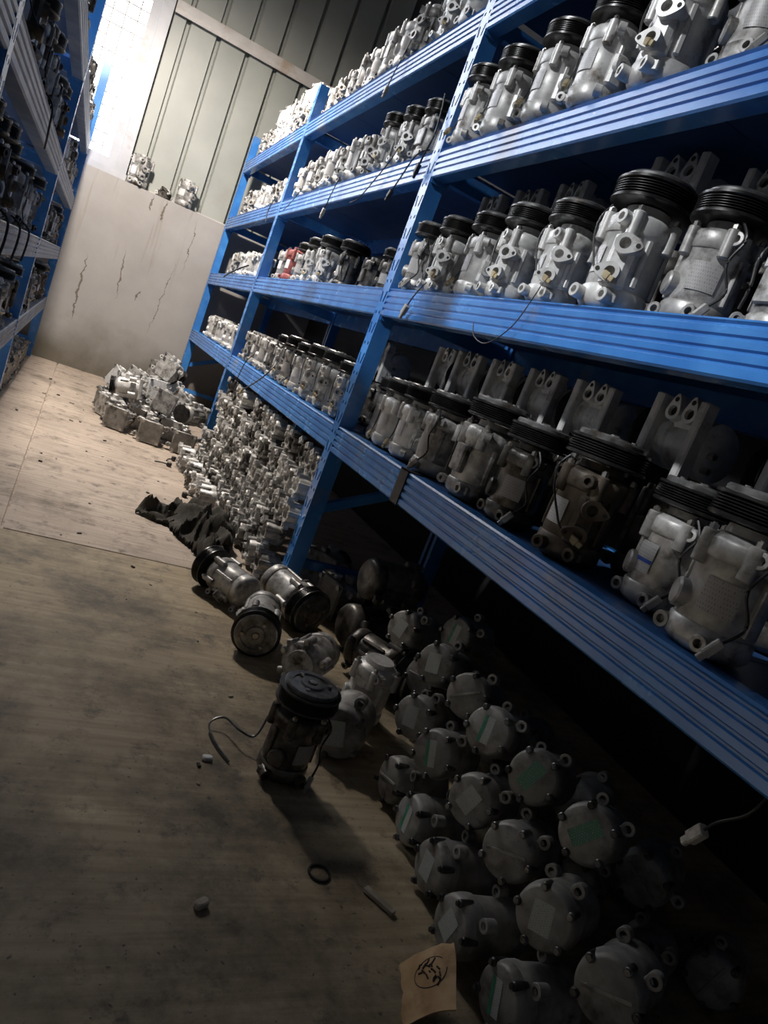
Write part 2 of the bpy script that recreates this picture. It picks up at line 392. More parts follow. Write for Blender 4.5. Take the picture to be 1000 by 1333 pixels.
# window: frame, pane and bars
wn = MB().box(((WIN_L+WIN_R)/2, CY+0.03, 1.515), (WIN_R-WIN_L+0.26, 0.10, 0.07))
wn.box((WIN_R+0.033, CY+0.02, 3.03), (0.066, 0.10, 3.10)).box((WIN_R+0.105, CY+0.0, 3.03), (0.075, 0.10, 3.18))
wn.box((WIN_L-0.05, CY+0.02, 3.03), (0.10, 0.10, 3.10)).box(((WIN_L+WIN_R)/2, CY+0.02, WIN_T+0.05), (WIN_R-WIN_L+0.26, 0.10, 0.10))
wn.box((-1.2, CY+0.03, 3.0), (0.05, 0.06, 2.96)).box((-2.3, CY+0.03, 3.0), (0.05, 0.06, 2.96)).box(((WIN_L+WIN_R)/2, CY+0.005, 1.455), (WIN_R-WIN_L+0.30, 0.15, 0.049))
wo = struct('window_1', wn, 'frame'); wo['label'] = 'white framed frosted window with a wire grid'
MB().box(((WIN_L+WIN_R)/2, CY+0.06, (WIN_B+WIN_T)/2), (WIN_R-WIN_L, 0.006, WIN_T-WIN_B)).build('pane', 'pane', wo, 0)
vb = MB().box((0, 0, 0), (0.009, 0.003, WIN_T-WIN_B)); hb = MB().box((0, 0, 0), (WIN_R-WIN_L, 0.003, 0.009))
v0 = vb.build('bar', 'cap', wo, 0); h0 = hb.build('bar', 'cap', wo, 0)
xx = WIN_R-0.06; first = True
while xx > WIN_L:
    o = v0 if first else v0.copy()
    if not first: COL.objects.link(o)
    o.location = (xx, CY+0.052, (WIN_B+WIN_T)/2); first = False; xx -= 0.085
zz = WIN_B+0.07; first = True
while zz < WIN_T:
    o = h0 if first else h0.copy()
    if not first: COL.objects.link(o)
    o.location = ((WIN_L+WIN_R)/2, CY+0.052, zz); first = False; zz += 0.088
struct('wall_back_upper', MB().box((-4.25, CY+0.06, 3.3), (1.48, 0.06, 3.78)).box((-1.7, CY+0.06, 4.92), (3.6, 0.06, 0.62)), 'cladding')['label'] = 'cladding around and above the window'
struct('ceiling', MB().box((-1.0, 1.3, 5.25), (8.0, 10.4, 0.08)), 'shed')
struct('wall_left', MB().box((-4.95, 1.3, 2.6), (0.1, 10.2, 5.2)), 'shed')
struct('wall_right', MB().box((1.75, 1.2, 2.6), (0.1, 9.8, 5.2)), 'shade_black')
struct('wall_front', MB().box((-1.0, -3.85, 2.6), (7.8, 0.1, 5.2)), 'shed')

# ------------------------------------------------------------------ lamps above the frame; the left one is added fill
def highbay(loc, watts, cone, colour, label, aim=None):
    t = empty('pendant_lamp')
    T = TR(*loc)
    MB().lathe([(0.03, 0.24), (0.07, 0.22), (0.08, 0.12), (0.21, -0.02), (0.215, -0.02), (0.088, 0.125), (0.075, 0.232), (0.03, 0.25), (0.0, 0.25)], 28, T).build('lamp_shade', 'shade', t)
    MB().cyl(0.012, 0.25, 5.2-loc[2], 8, T).build('suspension_rod', 'shade', t)
    MB().cyl(0.06, 0.10, 0.13, 16, T).build('bulb', 'lampglow', t)
    tag(t, label, 'lamp')
    d = bpy.data.lights.new('lamp_light', 'SPOT'); d.energy = watts; d.color = colour; d.shadow_soft_size = 0.11
    d.spot_size = math.radians(cone); d.spot_blend = 0.8
    o = bpy.data.objects.new('lamp_light', d); COL.objects.link(o); o.location = (loc[0], loc[1], loc[2]-0.03)
    if aim:
        o.rotation_euler = (Vector(aim)-Vector(o.location)).to_track_quat('-Z', 'Y').to_euler()
    return t
highbay((-0.26, 4.05, 2.95), LAMP_FAR, 155, (1.0, 0.90, 0.80), 'metal high-bay lamp hanging over the far end of the aisle', (0.3, 5.3, 0))
highbay((-3.1, 1.3, 3.72), FILL_LEFT, 150, (0.95, 0.97, 1.0), 'added fill lamp hanging beyond the left rack')

# ------------------------------------------------------------------ racks
def post_mesh(H, sgn):
    """front plate (facing sgn*x) with two columns of slanted slots, side returns"""
    mb = MB(); wy, dx = 0.056, 0.052; th = 0.0022
    pitch = 0.05; n = int(H/pitch)
    for side in (-1, 1):
        ya, yb = (-wy/2, 0) if side < 0 else (0, wy/2)
        cyy = (ya+yb)/2
        for kk in range(n):
            z0, z1 = kk*pitch, (kk+1)*pitch
            zc = (z0+z1)/2; q = 0.0042; sl = 0.0035*side
            hole = [(cyy-q-sl, zc-0.017), (cyy+q-sl, zc-0.017), (cyy+q+sl, zc+0.017), (cyy-q+sl, zc+0.017)] if kk % 2 == 0 else \
                   [(cyy-q, zc-0.005), (cyy+q, zc-0.005), (cyy+q, zc+0.005), (cyy-q, zc+0.005)]
            outer = [(ya, z0), (yb, z0), (yb, z1), (ya, z1)]
            T = Matrix(((0, 0, sgn, 0), (1, 0, 0, 0), (0, 1, 0, 0), (0, 0, 0, 1)))
            mb.plate_hole(outer, hole, -th, 0, T)
    top = n*pitch
    if H - top > 0.001: mb.box((-sgn*th/2, 0, (top+H)/2), (th, wy, H-top))
    for side in (-1, 1):
        mb.box((-sgn*dx/2, side*(wy/2-th/2), H/2), (dx, th, H))
        mb.box((-sgn*dx, side*(wy/2-0.009), H/2), (th, 0.018, H))
    return mb

def beam_mesh(L, H, sgn, nr=4):
    """stepped box beam, extruded along y; front faces sgn*x at 0"""
    pts = [(-0.045, 0.0), (-0.004, 0.0), (0.0, 0.004)]
    pit_ = (H-0.012)/nr; z = 0.006
    for i in range(nr):
        z0 = z+i*pit_
        pts += [(0.0, z0+0.001), (0.0, z0+pit_*0.60), (-0.0045, z0+pit_*0.72), (-0.0045, z0+pit_*0.90)]
    pts += [(0.0, H-0.004), (-0.004, H), (-0.045, H)]
    mb = MB(); n = len(pts)
    vs = [(sgn*a, -L/2, b) for a, b in pts] + [(sgn*a, L/2, b) for a, b in pts]
    fs = [tuple(range(n)), tuple(range(2*n-1, n-1, -1))] + [(i, n+i, n+(i+1) % n, (i+1) % n) for i in range(n)]
    mb.add(vs, fs); return mb

def rack(name, x0, sgn, posts, levels, depth, H, paint, beam_paint, label, lower_lip=0.0, nr=4):
    """sgn=-1: front faces -x, shelves run to +x"""
    t = empty(name); t.location = (x0, posts[1], 0)
    inv = TR(-x0, -posts[1], 0)
    pm = post_mesh(H, sgn).build('post', paint, t, 0)
    first = True
    for y in posts:
        for back in (0, 1):
            o = pm if first else pm.copy()
            if not first: COL.objects.link(o)
            first = False
            xx = x0 - sgn*(depth if back else 0)
            o.matrix_local = inv @ TR(xx, y, 0) @ (RZ(PI) if back else Matrix())
        for zz in levels:
            c = MB().box((x0 - sgn*depth/2, y, zz-0.05), (depth-0.11, 0.03, 0.05)).build('cross_tie', paint, t, 0); c.matrix_local = inv
            c = MB().prism([(0, 0), (0.055, 0.0), (0.06, 0.02), (0.02, 0.085), (0, 0.085)], -0.002, 0.002,
                           TR(x0 - sgn*0.004, y-0.031, zz-BH-0.012) @ (Matrix() if sgn < 0 else Matrix.Scale(-1, 4, (1, 0, 0))) @ RX(PI/2)).build('beam_bracket', paint, t, 0); c.matrix_local = inv
        zb = 0.12
        for zz in (0.12, 0.32):
            a = Vector((x0 - sgn*0.05, y, zz)); b = Vector((x0 - sgn*(depth-0.05), y, zz + (0.22 if zz > 0.2 else 0)))
            d = b-a; T = TR(*((a+b)/2)) @ d.to_track_quat('X', 'Z').to_matrix().to_4x4()
            c = MB().box((0, 0, 0), (d.length, 0.026, 0.03), T).build('brace', paint, t, 0); c.matrix_local = inv
    for bi in range(len(posts)-1):
        L = posts[bi+1]-posts[bi]-0.058; yc = (posts[bi+1]+posts[bi])/2
        bm = beam_mesh(L, BH, sgn, nr).build('beam', beam_paint, t, 0)
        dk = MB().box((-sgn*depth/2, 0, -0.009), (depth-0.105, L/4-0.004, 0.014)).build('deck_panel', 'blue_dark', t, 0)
        f1 = f2 = True
        for li, zz in enumerate(levels):
            for back in (0, 1):
                o = bm if f1 else bm.copy()
                if not f1: COL.objects.link(o)
                f1 = False
                xx = x0 - sgn*(depth if back else 0)
                o.matrix_local = inv @ TR(xx, yc, zz-BH) @ (RZ(PI) if back else Matrix())
            for q in range(4):
                o = dk if f2 else dk.copy()
                if not f2: COL.objects.link(o)
                f2 = False
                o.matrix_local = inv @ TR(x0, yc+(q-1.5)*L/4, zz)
    return tag(t, label, 'rack')
rack('storage_rack', XR, -1, POSTS, LEV, DEPTH, 2.10, 'blue', 'blue', 'blue steel storage rack with perforated posts holding bright grey compressors')
rack('storage_rack', XL, 1, LPOSTS, LLEV, 0.50, 2.15, 'blue', 'blue_grey', 'shadowed steel storage rack standing beside the window')

# ------------------------------------------------------------------ compressor prototypes (axis +z, base at z=0, front faces -x)
def ear(mb, ang, r0, r1, z, hole=0.005, rr=0.0105, th=0.016, axis='t'):
    """arm from the casing ending in an eye; eye axis tangential or vertical"""
    T = RZ(ang)
    mb.box(((r0+r1)/2, 0, z), (r1-r0, th*0.8, rr*1.5), T, 0.002)
    if axis == 't': mb.ring(rr, hole, -th/2, th/2, 14, T @ TR(r1, 0, z) @ RX(PI/2))
    else: mb.ring(rr, hole, -th/2, th/2, 14, T @ TR(r1, 0, z))
def eye_out(mb, T, rr=0.013, hole=0.007, L=0.03):
    mb.ring(rr, hole, -L, 0.0, 16, T)

def oval(rx, ry, n=20): return [(rx*math.cos(2*PI*i/n), ry*math.sin(2*PI*i/n)) for i in range(n)]

def port_part(parent, ang, z, rb, m, flip=1, size=1.0):
    """oval flange facing outward with a dark bore and one bolt hole; outward = +x before rotation"""
    T = RZ(ang) @ TR(rb, 0, z) @ RY(PI/2)        # local z outward
    s_ = size; mb = MB()
    n = 24; outer = []; 
    for i in range(n):
        a = 2*PI*i/n; x_, y_ = 0.019*s_*math.cos(a), 0.019*s_*math.sin(a)
        k_ = max(0.0, math.sin(a))**2
        outer.append((x_*(1-0.25*k_), flip*(y_ + 0.014*s_*k_)))
    if flip < 0: outer = outer[::-1]
    hole = [(0.0105*s_*math.cos(2*PI*i/n), 0.0105*s_*math.sin(2*PI*i/n)) for i in range(n)]
    if flip < 0: hole = [(x_, -y_) for x_, y_ in hole][::-1]; 
    mb.plate_hole(outer, hole, -0.030, 0.012, T)
    p = mb.build('port', m, parent)
    MB().cyl(0.0106*s_, -0.012, -0.008, 16, T).build('bore', 'hole', p, 0)
    MB().cyl(0.0045*s_, 0.0122, 0.0126, 10, T @ TR(0, flip*0.024*s_, 0)).build('bolt_hole', 'hole', p, 0)
    return p

def label_patch(parent, ang, width, z0, z1, rr, m='label', band=None):
    n = 8; vs = []; uv = []; fs = []
    for i in range(n+1):
        a = ang + (i/n-0.5)*width
        for j, z in enumerate((z0, z1)):
            vs.append((rr*math.cos(a), rr*math.sin(a), z)); uv.append((i/n, j))
    for i in range(n): fs.append((2*i, 2*i+2, 2*i+3, 2*i+1))
    mb = MB(); mb.v = vs; mb.f = fs
    o = mb.build('label', m, parent, 60, uv)
    if band:
        vs = []; fs = []
        for i in range(n+1):
            a = ang + (i/n-0.5)*width
            for z in (z0+(z1-z0)*band[0], z0+(z1-z0)*band[1]): vs.append(((rr+0.0006)*math.cos(a), (rr+0.0006)*math.sin(a), z))
        for i in range(n): fs.append((2*i, 2*i+2, 2*i+3, 2*i+1))
        mb = MB(); mb.v = vs; mb.f = fs; mb.build('label_band', 'blueband', o, 60)
    return o

def pulley_parts(root, z0, R=0.068, Hh=0.036, hub=0.043, m='rubber'):
    prof = [(hub*0.7, z0), (R*0.93, z0), (R, z0+0.002), (R, z0+0.005)]
    ng = 6; gz = (Hh-0.012)/ng
    for i in range(ng):
        z = z0+0.006+i*gz
        prof += [(R*0.985, z), (R*0.985, z+gz*0.2), (R*0.90, z+gz*0.6), (R*0.985, z+gz)]
    prof += [(R, z0+Hh-0.005), (R, z0+Hh-0.001), (R*0.95, z0+Hh), (R*0.80, z0+Hh), (R*0.79, z0+Hh-0.004), (hub*0.6, z0+Hh-0.004)]
    p = MB().lathe(prof, 36).build('pulley', m, root, 30)
    mb = MB().lathe([(0, z0+Hh-0.006), (R*0.86, z0+Hh-0.006), (R*0.87, z0+Hh+0.006), (R*0.83, z0+Hh+0.009), (R*0.62, z0+Hh+0.009), (R*0.60, z0+Hh+0.006), (R*0.40, z0+Hh+0.007), (R*0.36, z0+Hh+0.011), (R*0.16, z0+Hh+0.011), (R*0.14, z0+Hh+0.006), (0, z0+Hh+0.006)], 32)
    c = mb.build('clutch_plate', 'clutch', p, 30)
    for i in range(3): MB().cyl(0.005, z0+Hh+0.004, z0+Hh+0.012, 8, RZ(2*PI*i/3+0.4) @ TR(R*0.55, 0, 0)).build('rivet', 'bolt', p, 30)
    MB().cyl(0.009, z0+Hh+0.004, z0+Hh+0.014, 6).build('hub_nut', 'bolt', p, 30)
    return p

def wire_part(root, pts, rr=0.0022, plug=None, plug_m='plug'):
    o = MB().tube(smooth_path(pts), rr, 6).build('lead_wire', 'wire', root)
    if plug:
        a = Vector(pts[-1]); d = (Vector(pts[-1])-Vector(pts[-2])).normalized()
        T = TR(*a) @ d.to_track_quat('Z', 'X').to_matrix().to_4x4()
        MB().box((0, 0, 0.010), (0.013, 0.010, 0.026), T, 0.002).box((0, 0, 0.026), (0.009, 0.007, 0.012), T, 0.001).build('plug', plug_m, o)
    return o

FR = PI    # angle of the -x (aisle) side
def proto(name='compressor'):
    t = empty(name); PROTOS.append(t); return t

def upright(kind, m='alu', with_pulley=True, wires=True):
    t = proto()
    rb = 0.052
    def wob(a, z): return 1 + 0.012*math.cos(5*a+0.4) + (0.02 if math.cos(a*3) > 0.9 else 0)
    # rear head
    mb = MB().lathe([(0, 0), (rb*0.80, 0), (rb*0.93, 0.004), (rb*1.03, 0.010), (rb*1.05, 0.016), (rb*1.05, 0.034), (rb*1.01, 0.037), (rb*0.98, 0.037)], 30, None, wob)
    mb.build('rear_head', m, t)
    # main casing
    mb = MB().lathe([(rb*0.98, 0.035), (rb*0.98, 0.040), (rb, 0.042), (rb*0.985, 0.085), (rb, 0.120), (rb*1.04, 0.123)], 30, None, wob)
    for a in (FR-1.25, FR+1.25, FR+2.6):
        mb.box((rb*1.0, 0, 0.080), (0.012, 0.010, 0.075), RZ(a), 0.002)
    mb.build('body', m, t)
    # front housing with bolt bosses
    mb = MB().lathe([(rb*1.04, 0.122), (rb*1.08, 0.126), (rb*1.08, 0.146), (rb*1.02, 0.151), (rb*0.72, 0.158), (rb*0.70, 0.170), (0, 0.170)], 30)
    bolts = []
    for i in range(5):
        a = FR - 0.62 + i*2*PI/5
        T = RZ(a) @ TR(rb*1.07, 0, 0)
        mb.cyl(0.0105, 0.108, 0.154, 12, T, 0.002); bolts.append(T)
    fh = mb.build('front_housing', m, t)
    bm = None
    for T in bolts:
        if bm is None:
            bm = MB().cyl(0.0062, 0, 0.008, 6).cyl(0.0035, 0.008, 0.010, 8).build('bolt', 'bolt', fh, 30); o = bm
        else: o = bm.copy(); COL.objects.link(o)
        o.matrix_local = T @ TR(0, 0, 0.153)
    # mounting lugs
    lugs = {'A': [(FR-0.95, 0.020, 't'), (FR+0.95, 0.020, 't'), (FR+0.95, 0.138, 't')],
            'B': [(FR-0.35, 0.018, 'o'), (FR+0.80, 0.018, 'o'), (FR+0.45, 0.138, 'o'), (FR-1.2, 0.138, 'o')],
            'C': [(FR-1.15, 0.018, 'o'), (FR+0.55, 0.018, 'o'), (FR+1.0, 0.140, 'o')],
            'D': [(FR-0.9, 0.022, 't'), (FR+0.7, 0.022, 'o'), (FR+0.8, 0.140, 't')]}[kind]
    for a, z, ax in lugs:
        mb = MB()
        if ax == 't': ear(mb, a, rb*0.9, rb+0.016, z)
        else:
            # eye looking toward the aisle, carried on a short arm
            T = RZ(a) @ TR(rb*0.98, 0, z); d = RZ(a).inverted() @ Vector((-1, 0, 0))
            Ta = T @ d.to_track_quat('Z', 'X').to_matrix().to_4x4()
            mb.box((rb*0.98, 0, z), (0.026, 0.018, 0.016), RZ(a), 0.002)
            mb.ring(0.0115, 0.0062, -0.006, 0.022, 16, Ta @ TR(0, 0, 0))
        mb.build('mount_lug', m, t)
    if kind == 'B':
        mb = MB().box((rb*0.95, 0, 0.075), (0.030, 0.040, 0.085), RZ(FR+0.62), 0.008); mb.build('port_block', m, t)
        port_part(t, FR+0.66, 0.098, rb+0.012, m, 1, 0.86); port_part(t, FR+0.58, 0.052, rb+0.012, m, -1, 0.82)
        label_patch(t, FR-0.42, 0.75, 0.055, 0.098, rb*1.025, 'label')
    elif kind == 'A':
        label_patch(t, FR-0.10, 0.95, 0.062, 0.104, rb*1.03, 'label')
        mb = MB().box((rb*0.95, 0, 0.07), (0.026, 0.034, 0.06), RZ(FR+1.35), 0.006); mb.build('port_block', m, t)
        port_part(t, FR+1.35, 0.075, rb+0.010, m, 1, 0.8)
    elif kind == 'C':
        label_patch(t, FR+0.35, 0.9, 0.055, 0.100, rb*1.03, 'label_grey')
        mb = MB().cyl(0.020, -0.03, 0.012, 16, RZ(FR-0.75) @ TR(rb, 0, 0.062) @ RY(PI/2), 0.003); mb.build('valve_boss', m, t)
    else:
        mb = MB().box((rb*0.98, 0, 0.080), (0.016, 0.052, 0.060), RZ(FR-0.2), 0.004); mb.build('pad', m, t)
    if with_pulley: pulley_parts(t, 0.172)
    if wires:
        R_ = rb+0.006
        def c(a, rr, z): return (rr*math.cos(a), rr*math.sin(a), z)
        if kind == 'A': wire_part(t, [c(FR-1.0, R_, 0.165), c(FR-0.95, R_+0.012, 0.14), c(FR-0.85, R_+0.003, 0.10), c(FR-0.75, R_+0.003, 0.06), c(FR-0.35, R_+0.008, 0.035)], 0.002, True, 'plug_tan')
        if kind == 'B': wire_part(t, [c(FR-0.7, R_, 0.168), c(FR-0.75, R_+0.012, 0.145), c(FR-0.55, R_+0.010, 0.11), c(FR-0.15, R_+0.006, 0.075), c(FR+0.15, R_+0.012, 0.055), c(FR+0.35, R_+0.012, 0.05)], 0.002, True, 'plug_tan')
        if kind == 'C': wire_part(t, [c(FR+0.75, R_, 0.168), c(FR+0.9, R_+0.014, 0.14), c(FR+0.75, R_+0.010, 0.10), c(FR+0.95, R_+0.016, 0.06), c(FR+0.7, R_+0.016, 0.03)], 0.0024, True, 'plug')
        if kind == 'D': wire_part(t, [c(FR-1.1, R_, 0.168), c(FR-1.15, R_+0.016, 0.13), c(FR-0.95, R_+0.010, 0.08), c(FR-1.0, R_+0.012, 0.04)], 0.003, False)
    return t

UP_A = upright('A', 'alu_pale'); UP_B = upright('B', 'alu_pale'); UP_C = upright('C', 'alu'); UP_D = upright('D', 'alu')
UP_BROWN = upright('B', 'brown'); UP_DARK = upright('C', 'alu_dark')
BARE_A = upright('A', 'alu', False, False); BARE_B = upright('B', 'alu', False, False); BARE_C = upright('C', 'alu_pale', False, False)
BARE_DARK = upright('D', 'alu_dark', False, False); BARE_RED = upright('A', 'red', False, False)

# variant with a blue-banded sticker
def upright_sticker():
    t = copy_tree(UP_C); PROTOS.append(t)
    for ch in list(t.children):
        if ch.name.startswith('label'):
            for g2 in list(ch.children): bpy.data.objects.remove(g2)
            bpy.data.objects.remove(ch)
    label_patch(t, FR-0.25, 0.75, 0.055, 0.105, 0.0545, 'label', (0.32, 0.45))
    return t
UP_STICK = upright_sticker()

def railed(m='alu_pale'):
    """compressor lying with its axis along y, two upright mounting rails toward the aisle and two eyelets above; base z=0, height .15"""
    t = proto()
    T = TR(0.045, 0, 0.072) @ RX(PI/2)
    mb = MB().lathe([(0, -0.065), (0.042, -0.065), (0.048, -0.058), (0.050, -0.02), (0.046, -0.016), (0.046, 0.03), (0.051, 0.034), (0.051, 0.055), (0.036, 0.062), (0, 0.062)], 26, T)
    mb.build('body', m, t)
    for s_ in (-1, 1):
        MB().box((-0.006, s_*0.050, 0.072), (0.030, 0.018, 0.142), None, 0.003).build('rail', m, t)
    bk = MB().box((0.020, 0, 0.110), (0.030, 0.070, 0.040), None, 0.004).build('port_block', m, t)
    for s_ in (-1, 1):
        T2 = TR(-0.004, s_*0.019, 0.118) @ RY(-PI/2)
        mb = MB(); n = 20
        outer = [(0.016*math.cos(2*PI*i/n)*(1+0.9*max(0, math.cos(2*PI*i/n))), 0.0155*math.sin(2*PI*i/n)*(1-0.25*max(0, math.cos(2*PI*i/n)))) for i in range(n)]
        hole = [(0.0095*math.cos(2*PI*i/n), 0.0095*math.sin(2*PI*i/n)) for i in range(n)]
        mb.plate_hole(outer, hole, -0.02, 0.006, T2)
        p = mb.build('eyelet', m, t); MB().cyl(0.0096, -0.006, -0.002, 14, T2).build('bore', 'hole', p, 0); MB().cyl(0.0045, 0.0061, 0.0066, 10, T2 @ TR(0.020, 0, 0)).build('bolt_hole', 'hole', p, 0)
    # pulley on the far end
    prof = [(0.02, 0.066), (0.052, 0.066), (0.055, 0.068)]
    for i in range(5): prof += [(0.055, 0.070+i*0.005), (0.050, 0.0725+i*0.005)]
    prof += [(0.055, 0.096), (0.050, 0.098), (0.03, 0.098), (0.028, 0.102), (0, 0.102)]
    MB().lathe(prof, 28, TR(0.045, 0, 0.072) @ RX(-PI/2)).build('pulley', 'rubber', t)
    for zz in (0.03, 0.055): MB().cyl(0.006, -0.075, -0.06, 6, TR(0.025, 0, zz+0.01) @ RX(-PI/2)).build('bolt', 'bolt', t)
    return t
RAIL = railed('alu_pale'); RAIL_D = railed('alu_pale')

def capped(kind, m='cap'):
    """compressor whose round end cover looks along +z (cover face at z=0, body runs to -z)"""
    t = proto(); R = 0.046
    mb = MB().lathe([(R*1.02, -0.016), (R*1.05, -0.022), (R*1.05, -0.034), (R*0.98, -0.038), (R*0.96, -0.095), (R*1.0, -0.098), (R*1.0, -0.118), (R*0.5, -0.122), (0, -0.122)], 30)
    mb.build('body', m, t)
    mb = MB().lathe([(0, 0.0), (R*0.86, 0.0), (R*0.93, -0.002), (R, -0.009), (R*1.03, -0.017), (R*0.5, -0.018)], 36)
    cov = mb.build('end_cover', m, t)
    b0 = None
    nb = 5
    for i in range(nb):
        a = 2*PI*i/nb + {'green': 0.9, 'paper': 0.5, 'plain': 0.2, 'slant': 1.2}[kind]
        T = RZ(a) @ TR(R*0.93, 0, 0)
        if b0 is None:
            b0 = MB().cyl(0.0066, -0.024, 0.003, 12, None, 0.0015).cyl(0.0044, 0.003, 0.0065, 6).build('bolt', 'steel', cov); o = b0
        else: o = b0.copy(); COL.objects.link(o)
        o.matrix_local = T
    if kind != 'plain':
        w_, h_ = {'green': (0.052, 0.026), 'paper': (0.044, 0.032), 'slant': (0.05, 0.022)}[kind]
        T = RZ({'green': 1.2, 'paper': 1.57, 'slant': 2.0}[kind]) @ TR(0, 0.002, 0)
        vs = [(-w_/2, -h_/2, 0.0008), (w_/2, -h_/2, 0.0008), (w_/2, h_/2, 0.0008), (-w_/2, h_/2, 0.0008)]
        mb = MB(); mb.add(vs, [(0, 1, 2, 3)], T)
        lb = mb.build('label', {'green': 'label_green', 'paper': 'label_pale', 'slant': 'label_pale'}[kind], cov, 0, [(0, 0), (1, 0), (1, 1), (0, 1)])
        if kind == 'slant':
            mb = MB(); mb.add([(-w_/2, h_/2-0.007, 0.0014), (w_/2, h_/2-0.007, 0.0014), (w_/2, h_/2, 0.0014), (-w_/2, h_/2, 0.0014)], [(0, 1, 2, 3)], T)
            mb.build('label_band', 'green', lb, 0)
    else:
        MB().box((0, 0, 0.0015), (R*1.5, 0.005, 0.003), RZ(0.5), 0.001).build('rib', m, cov)
    mb = MB(); mb.box((R+0.002, 0, -0.03), (0.020, 0.014, 0.016), RZ(1.0), 0.003); mb.ring(0.0110, 0.0058, -0.010, 0.010, 16, RZ(1.0) @ TR(R+0.014, 0, -0.03))
    mb.build('mount_lug', m, t)
    mb = MB(); mb.box((R+0.000, 0, -0.09), (0.016, 0.014, 0.016), RZ(2.2), 0.003); mb.ring(0.0105, 0.0055, -0.010, 0.010, 16, RZ(2.2) @ TR(R+0.008, 0, -0.09))
    mb.build('mount_lug', m, t)
    return t
CAP_G, CAP_P, CAP_N, CAP_S = capped('green'), capped('paper'), capped('plain'), capped('slant')

def housing(m):
    """small bare casting: mouth looks along +z (z=0), axis runs to -z; lug with square window on +y side"""
    t = proto('compressor_housing'); R = 0.041
    mb = MB().lathe([(0, -0.012), (R*0.62, -0.012), (R*0.66, 0.0), (R*0.92, 0.0), (R, -0.005), (R*0.97, -0.05), (R*1.04, -0.055), (R*1.04, -0.080), (R*0.5, -0.085), (0, -0.085)], 16)
    for i in range(5):
        a = 2*PI*i/5+0.3
        mb.ring(0.0110, 0.0055, -0.055, 0.006, 10, RZ(a) @ TR(R*1.02, 0, 0))
    mb.build('body', m, t)
    # lug with rectangular eye
    def lug(a, zc):
        l = MB(); T = RZ(a) @ TR(R+0.010, 0, zc)
        l.plate_hole([(-0.012, -0.016), (0.012, -0.016), (0.012, 0.016), (-0.012, 0.016)], [(-0.005, -0.006), (0.006, -0.006), (0.006, 0.006), (-0.005, 0.006)], -0.010, 0.010, T)
        l.build('mount_lug', 'alu_pale', t, 0)
    lug(PI/2+0.25, 0.004); lug(-PI/2+0.4, -0.01)
    return t
HOUS = [housing('alu'), housing('alu_pale'), housing('alu_dark')]
HL = {id(HOUS[0]): 'dirty grey', id(HOUS[1]): 'pale clean', id(HOUS[2]): 'oily dark'}

def scroll(m, plate_m):
    """chunky scroll compressor: flat square plate facing -x, ribbed drum behind; sits on z=0"""
    t = proto(); 
    MB().box((-0.062, 0, 0.065), (0.014, 0.125, 0.125), None, 0.006).build('cover_plate', plate_m, t)
    mb = MB().lathe([(0, -0.06), (0.05, -0.06), (0.056, -0.05), (0.058, 0.0), (0.052, 0.01), (0.052, 0.06), (0.044, 0.07), (0.030, 0.078), (0, 0.078)], 22, TR(0.002, 0, 0.064) @ RY(PI/2))
    for i in range(8): mb.box((0.0, 0.057, 0), (0.10, 0.008, 0.008), TR(0.002, 0, 0.064) @ RX(2*PI*i/8))
    mb.build('body', m, t)
    b0 = None
    for sy in (-1, 1):
        for sz in (-1, 1):
            if b0 is None: b0 = MB().cyl(0.0085, -0.012, 0.008, 8).build('bolt', 'bolt', t); o = b0
            else: o = b0.copy(); COL.objects.link(o)
            o.matrix_local = TR(-0.069, sy*0.050, 0.065+sz*0.050) @ RY(-PI/2)
    for sy, zz in ((-1, 0.105), (1, 0.03), (1, 0.115)):
        mb = MB(); mb.box((-0.02, sy*0.066, zz), (0.03, 0.03, 0.018), None, 0.003); mb.ring(0.0125, 0.006, -0.02, 0.02, 14, TR(-0.02, sy*0.078, zz) @ RY(PI/2))
        mb.build('mount_lug', m, t)
    MB().cyl(0.020, 0.05, 0.078, 14, TR(0.01, 0, 0.064), 0.003).build('port', m, t); MB().cyl(0.016, 0.05, 0.075, 14, TR(-0.035, 0.01, 0.064), 0.003).build('port', m, t)
    mb = MB().lathe([(0.03, 0.078), (0.05, 0.080), (0.052, 0.083), (0.047, 0.088), (0.052, 0.093), (0.047, 0.098), (0.052, 0.103), (0.03, 0.105), (0, 0.105)], 22, TR(0.002, 0, 0.064) @ RY(PI/2))
    mb.build('pulley', 'rubber', t)
    return t
SCR = [scroll('alu_pale', 'alu'), scroll('alu', 'cap'), scroll('alu_pale', 'alu_pale')]

ORD = ['first', 'second', 'third', 'fourth', 'fifth', 'sixth', 'seventh', 'eighth', 'ninth', 'tenth', 'eleventh', 'twelfth', 'thirteenth', 'fourteenth']
SH = ['lowest shelf', 'second shelf', 'third shelf', 'top shelf']
def jit(a): return random.uniform(-a, a)

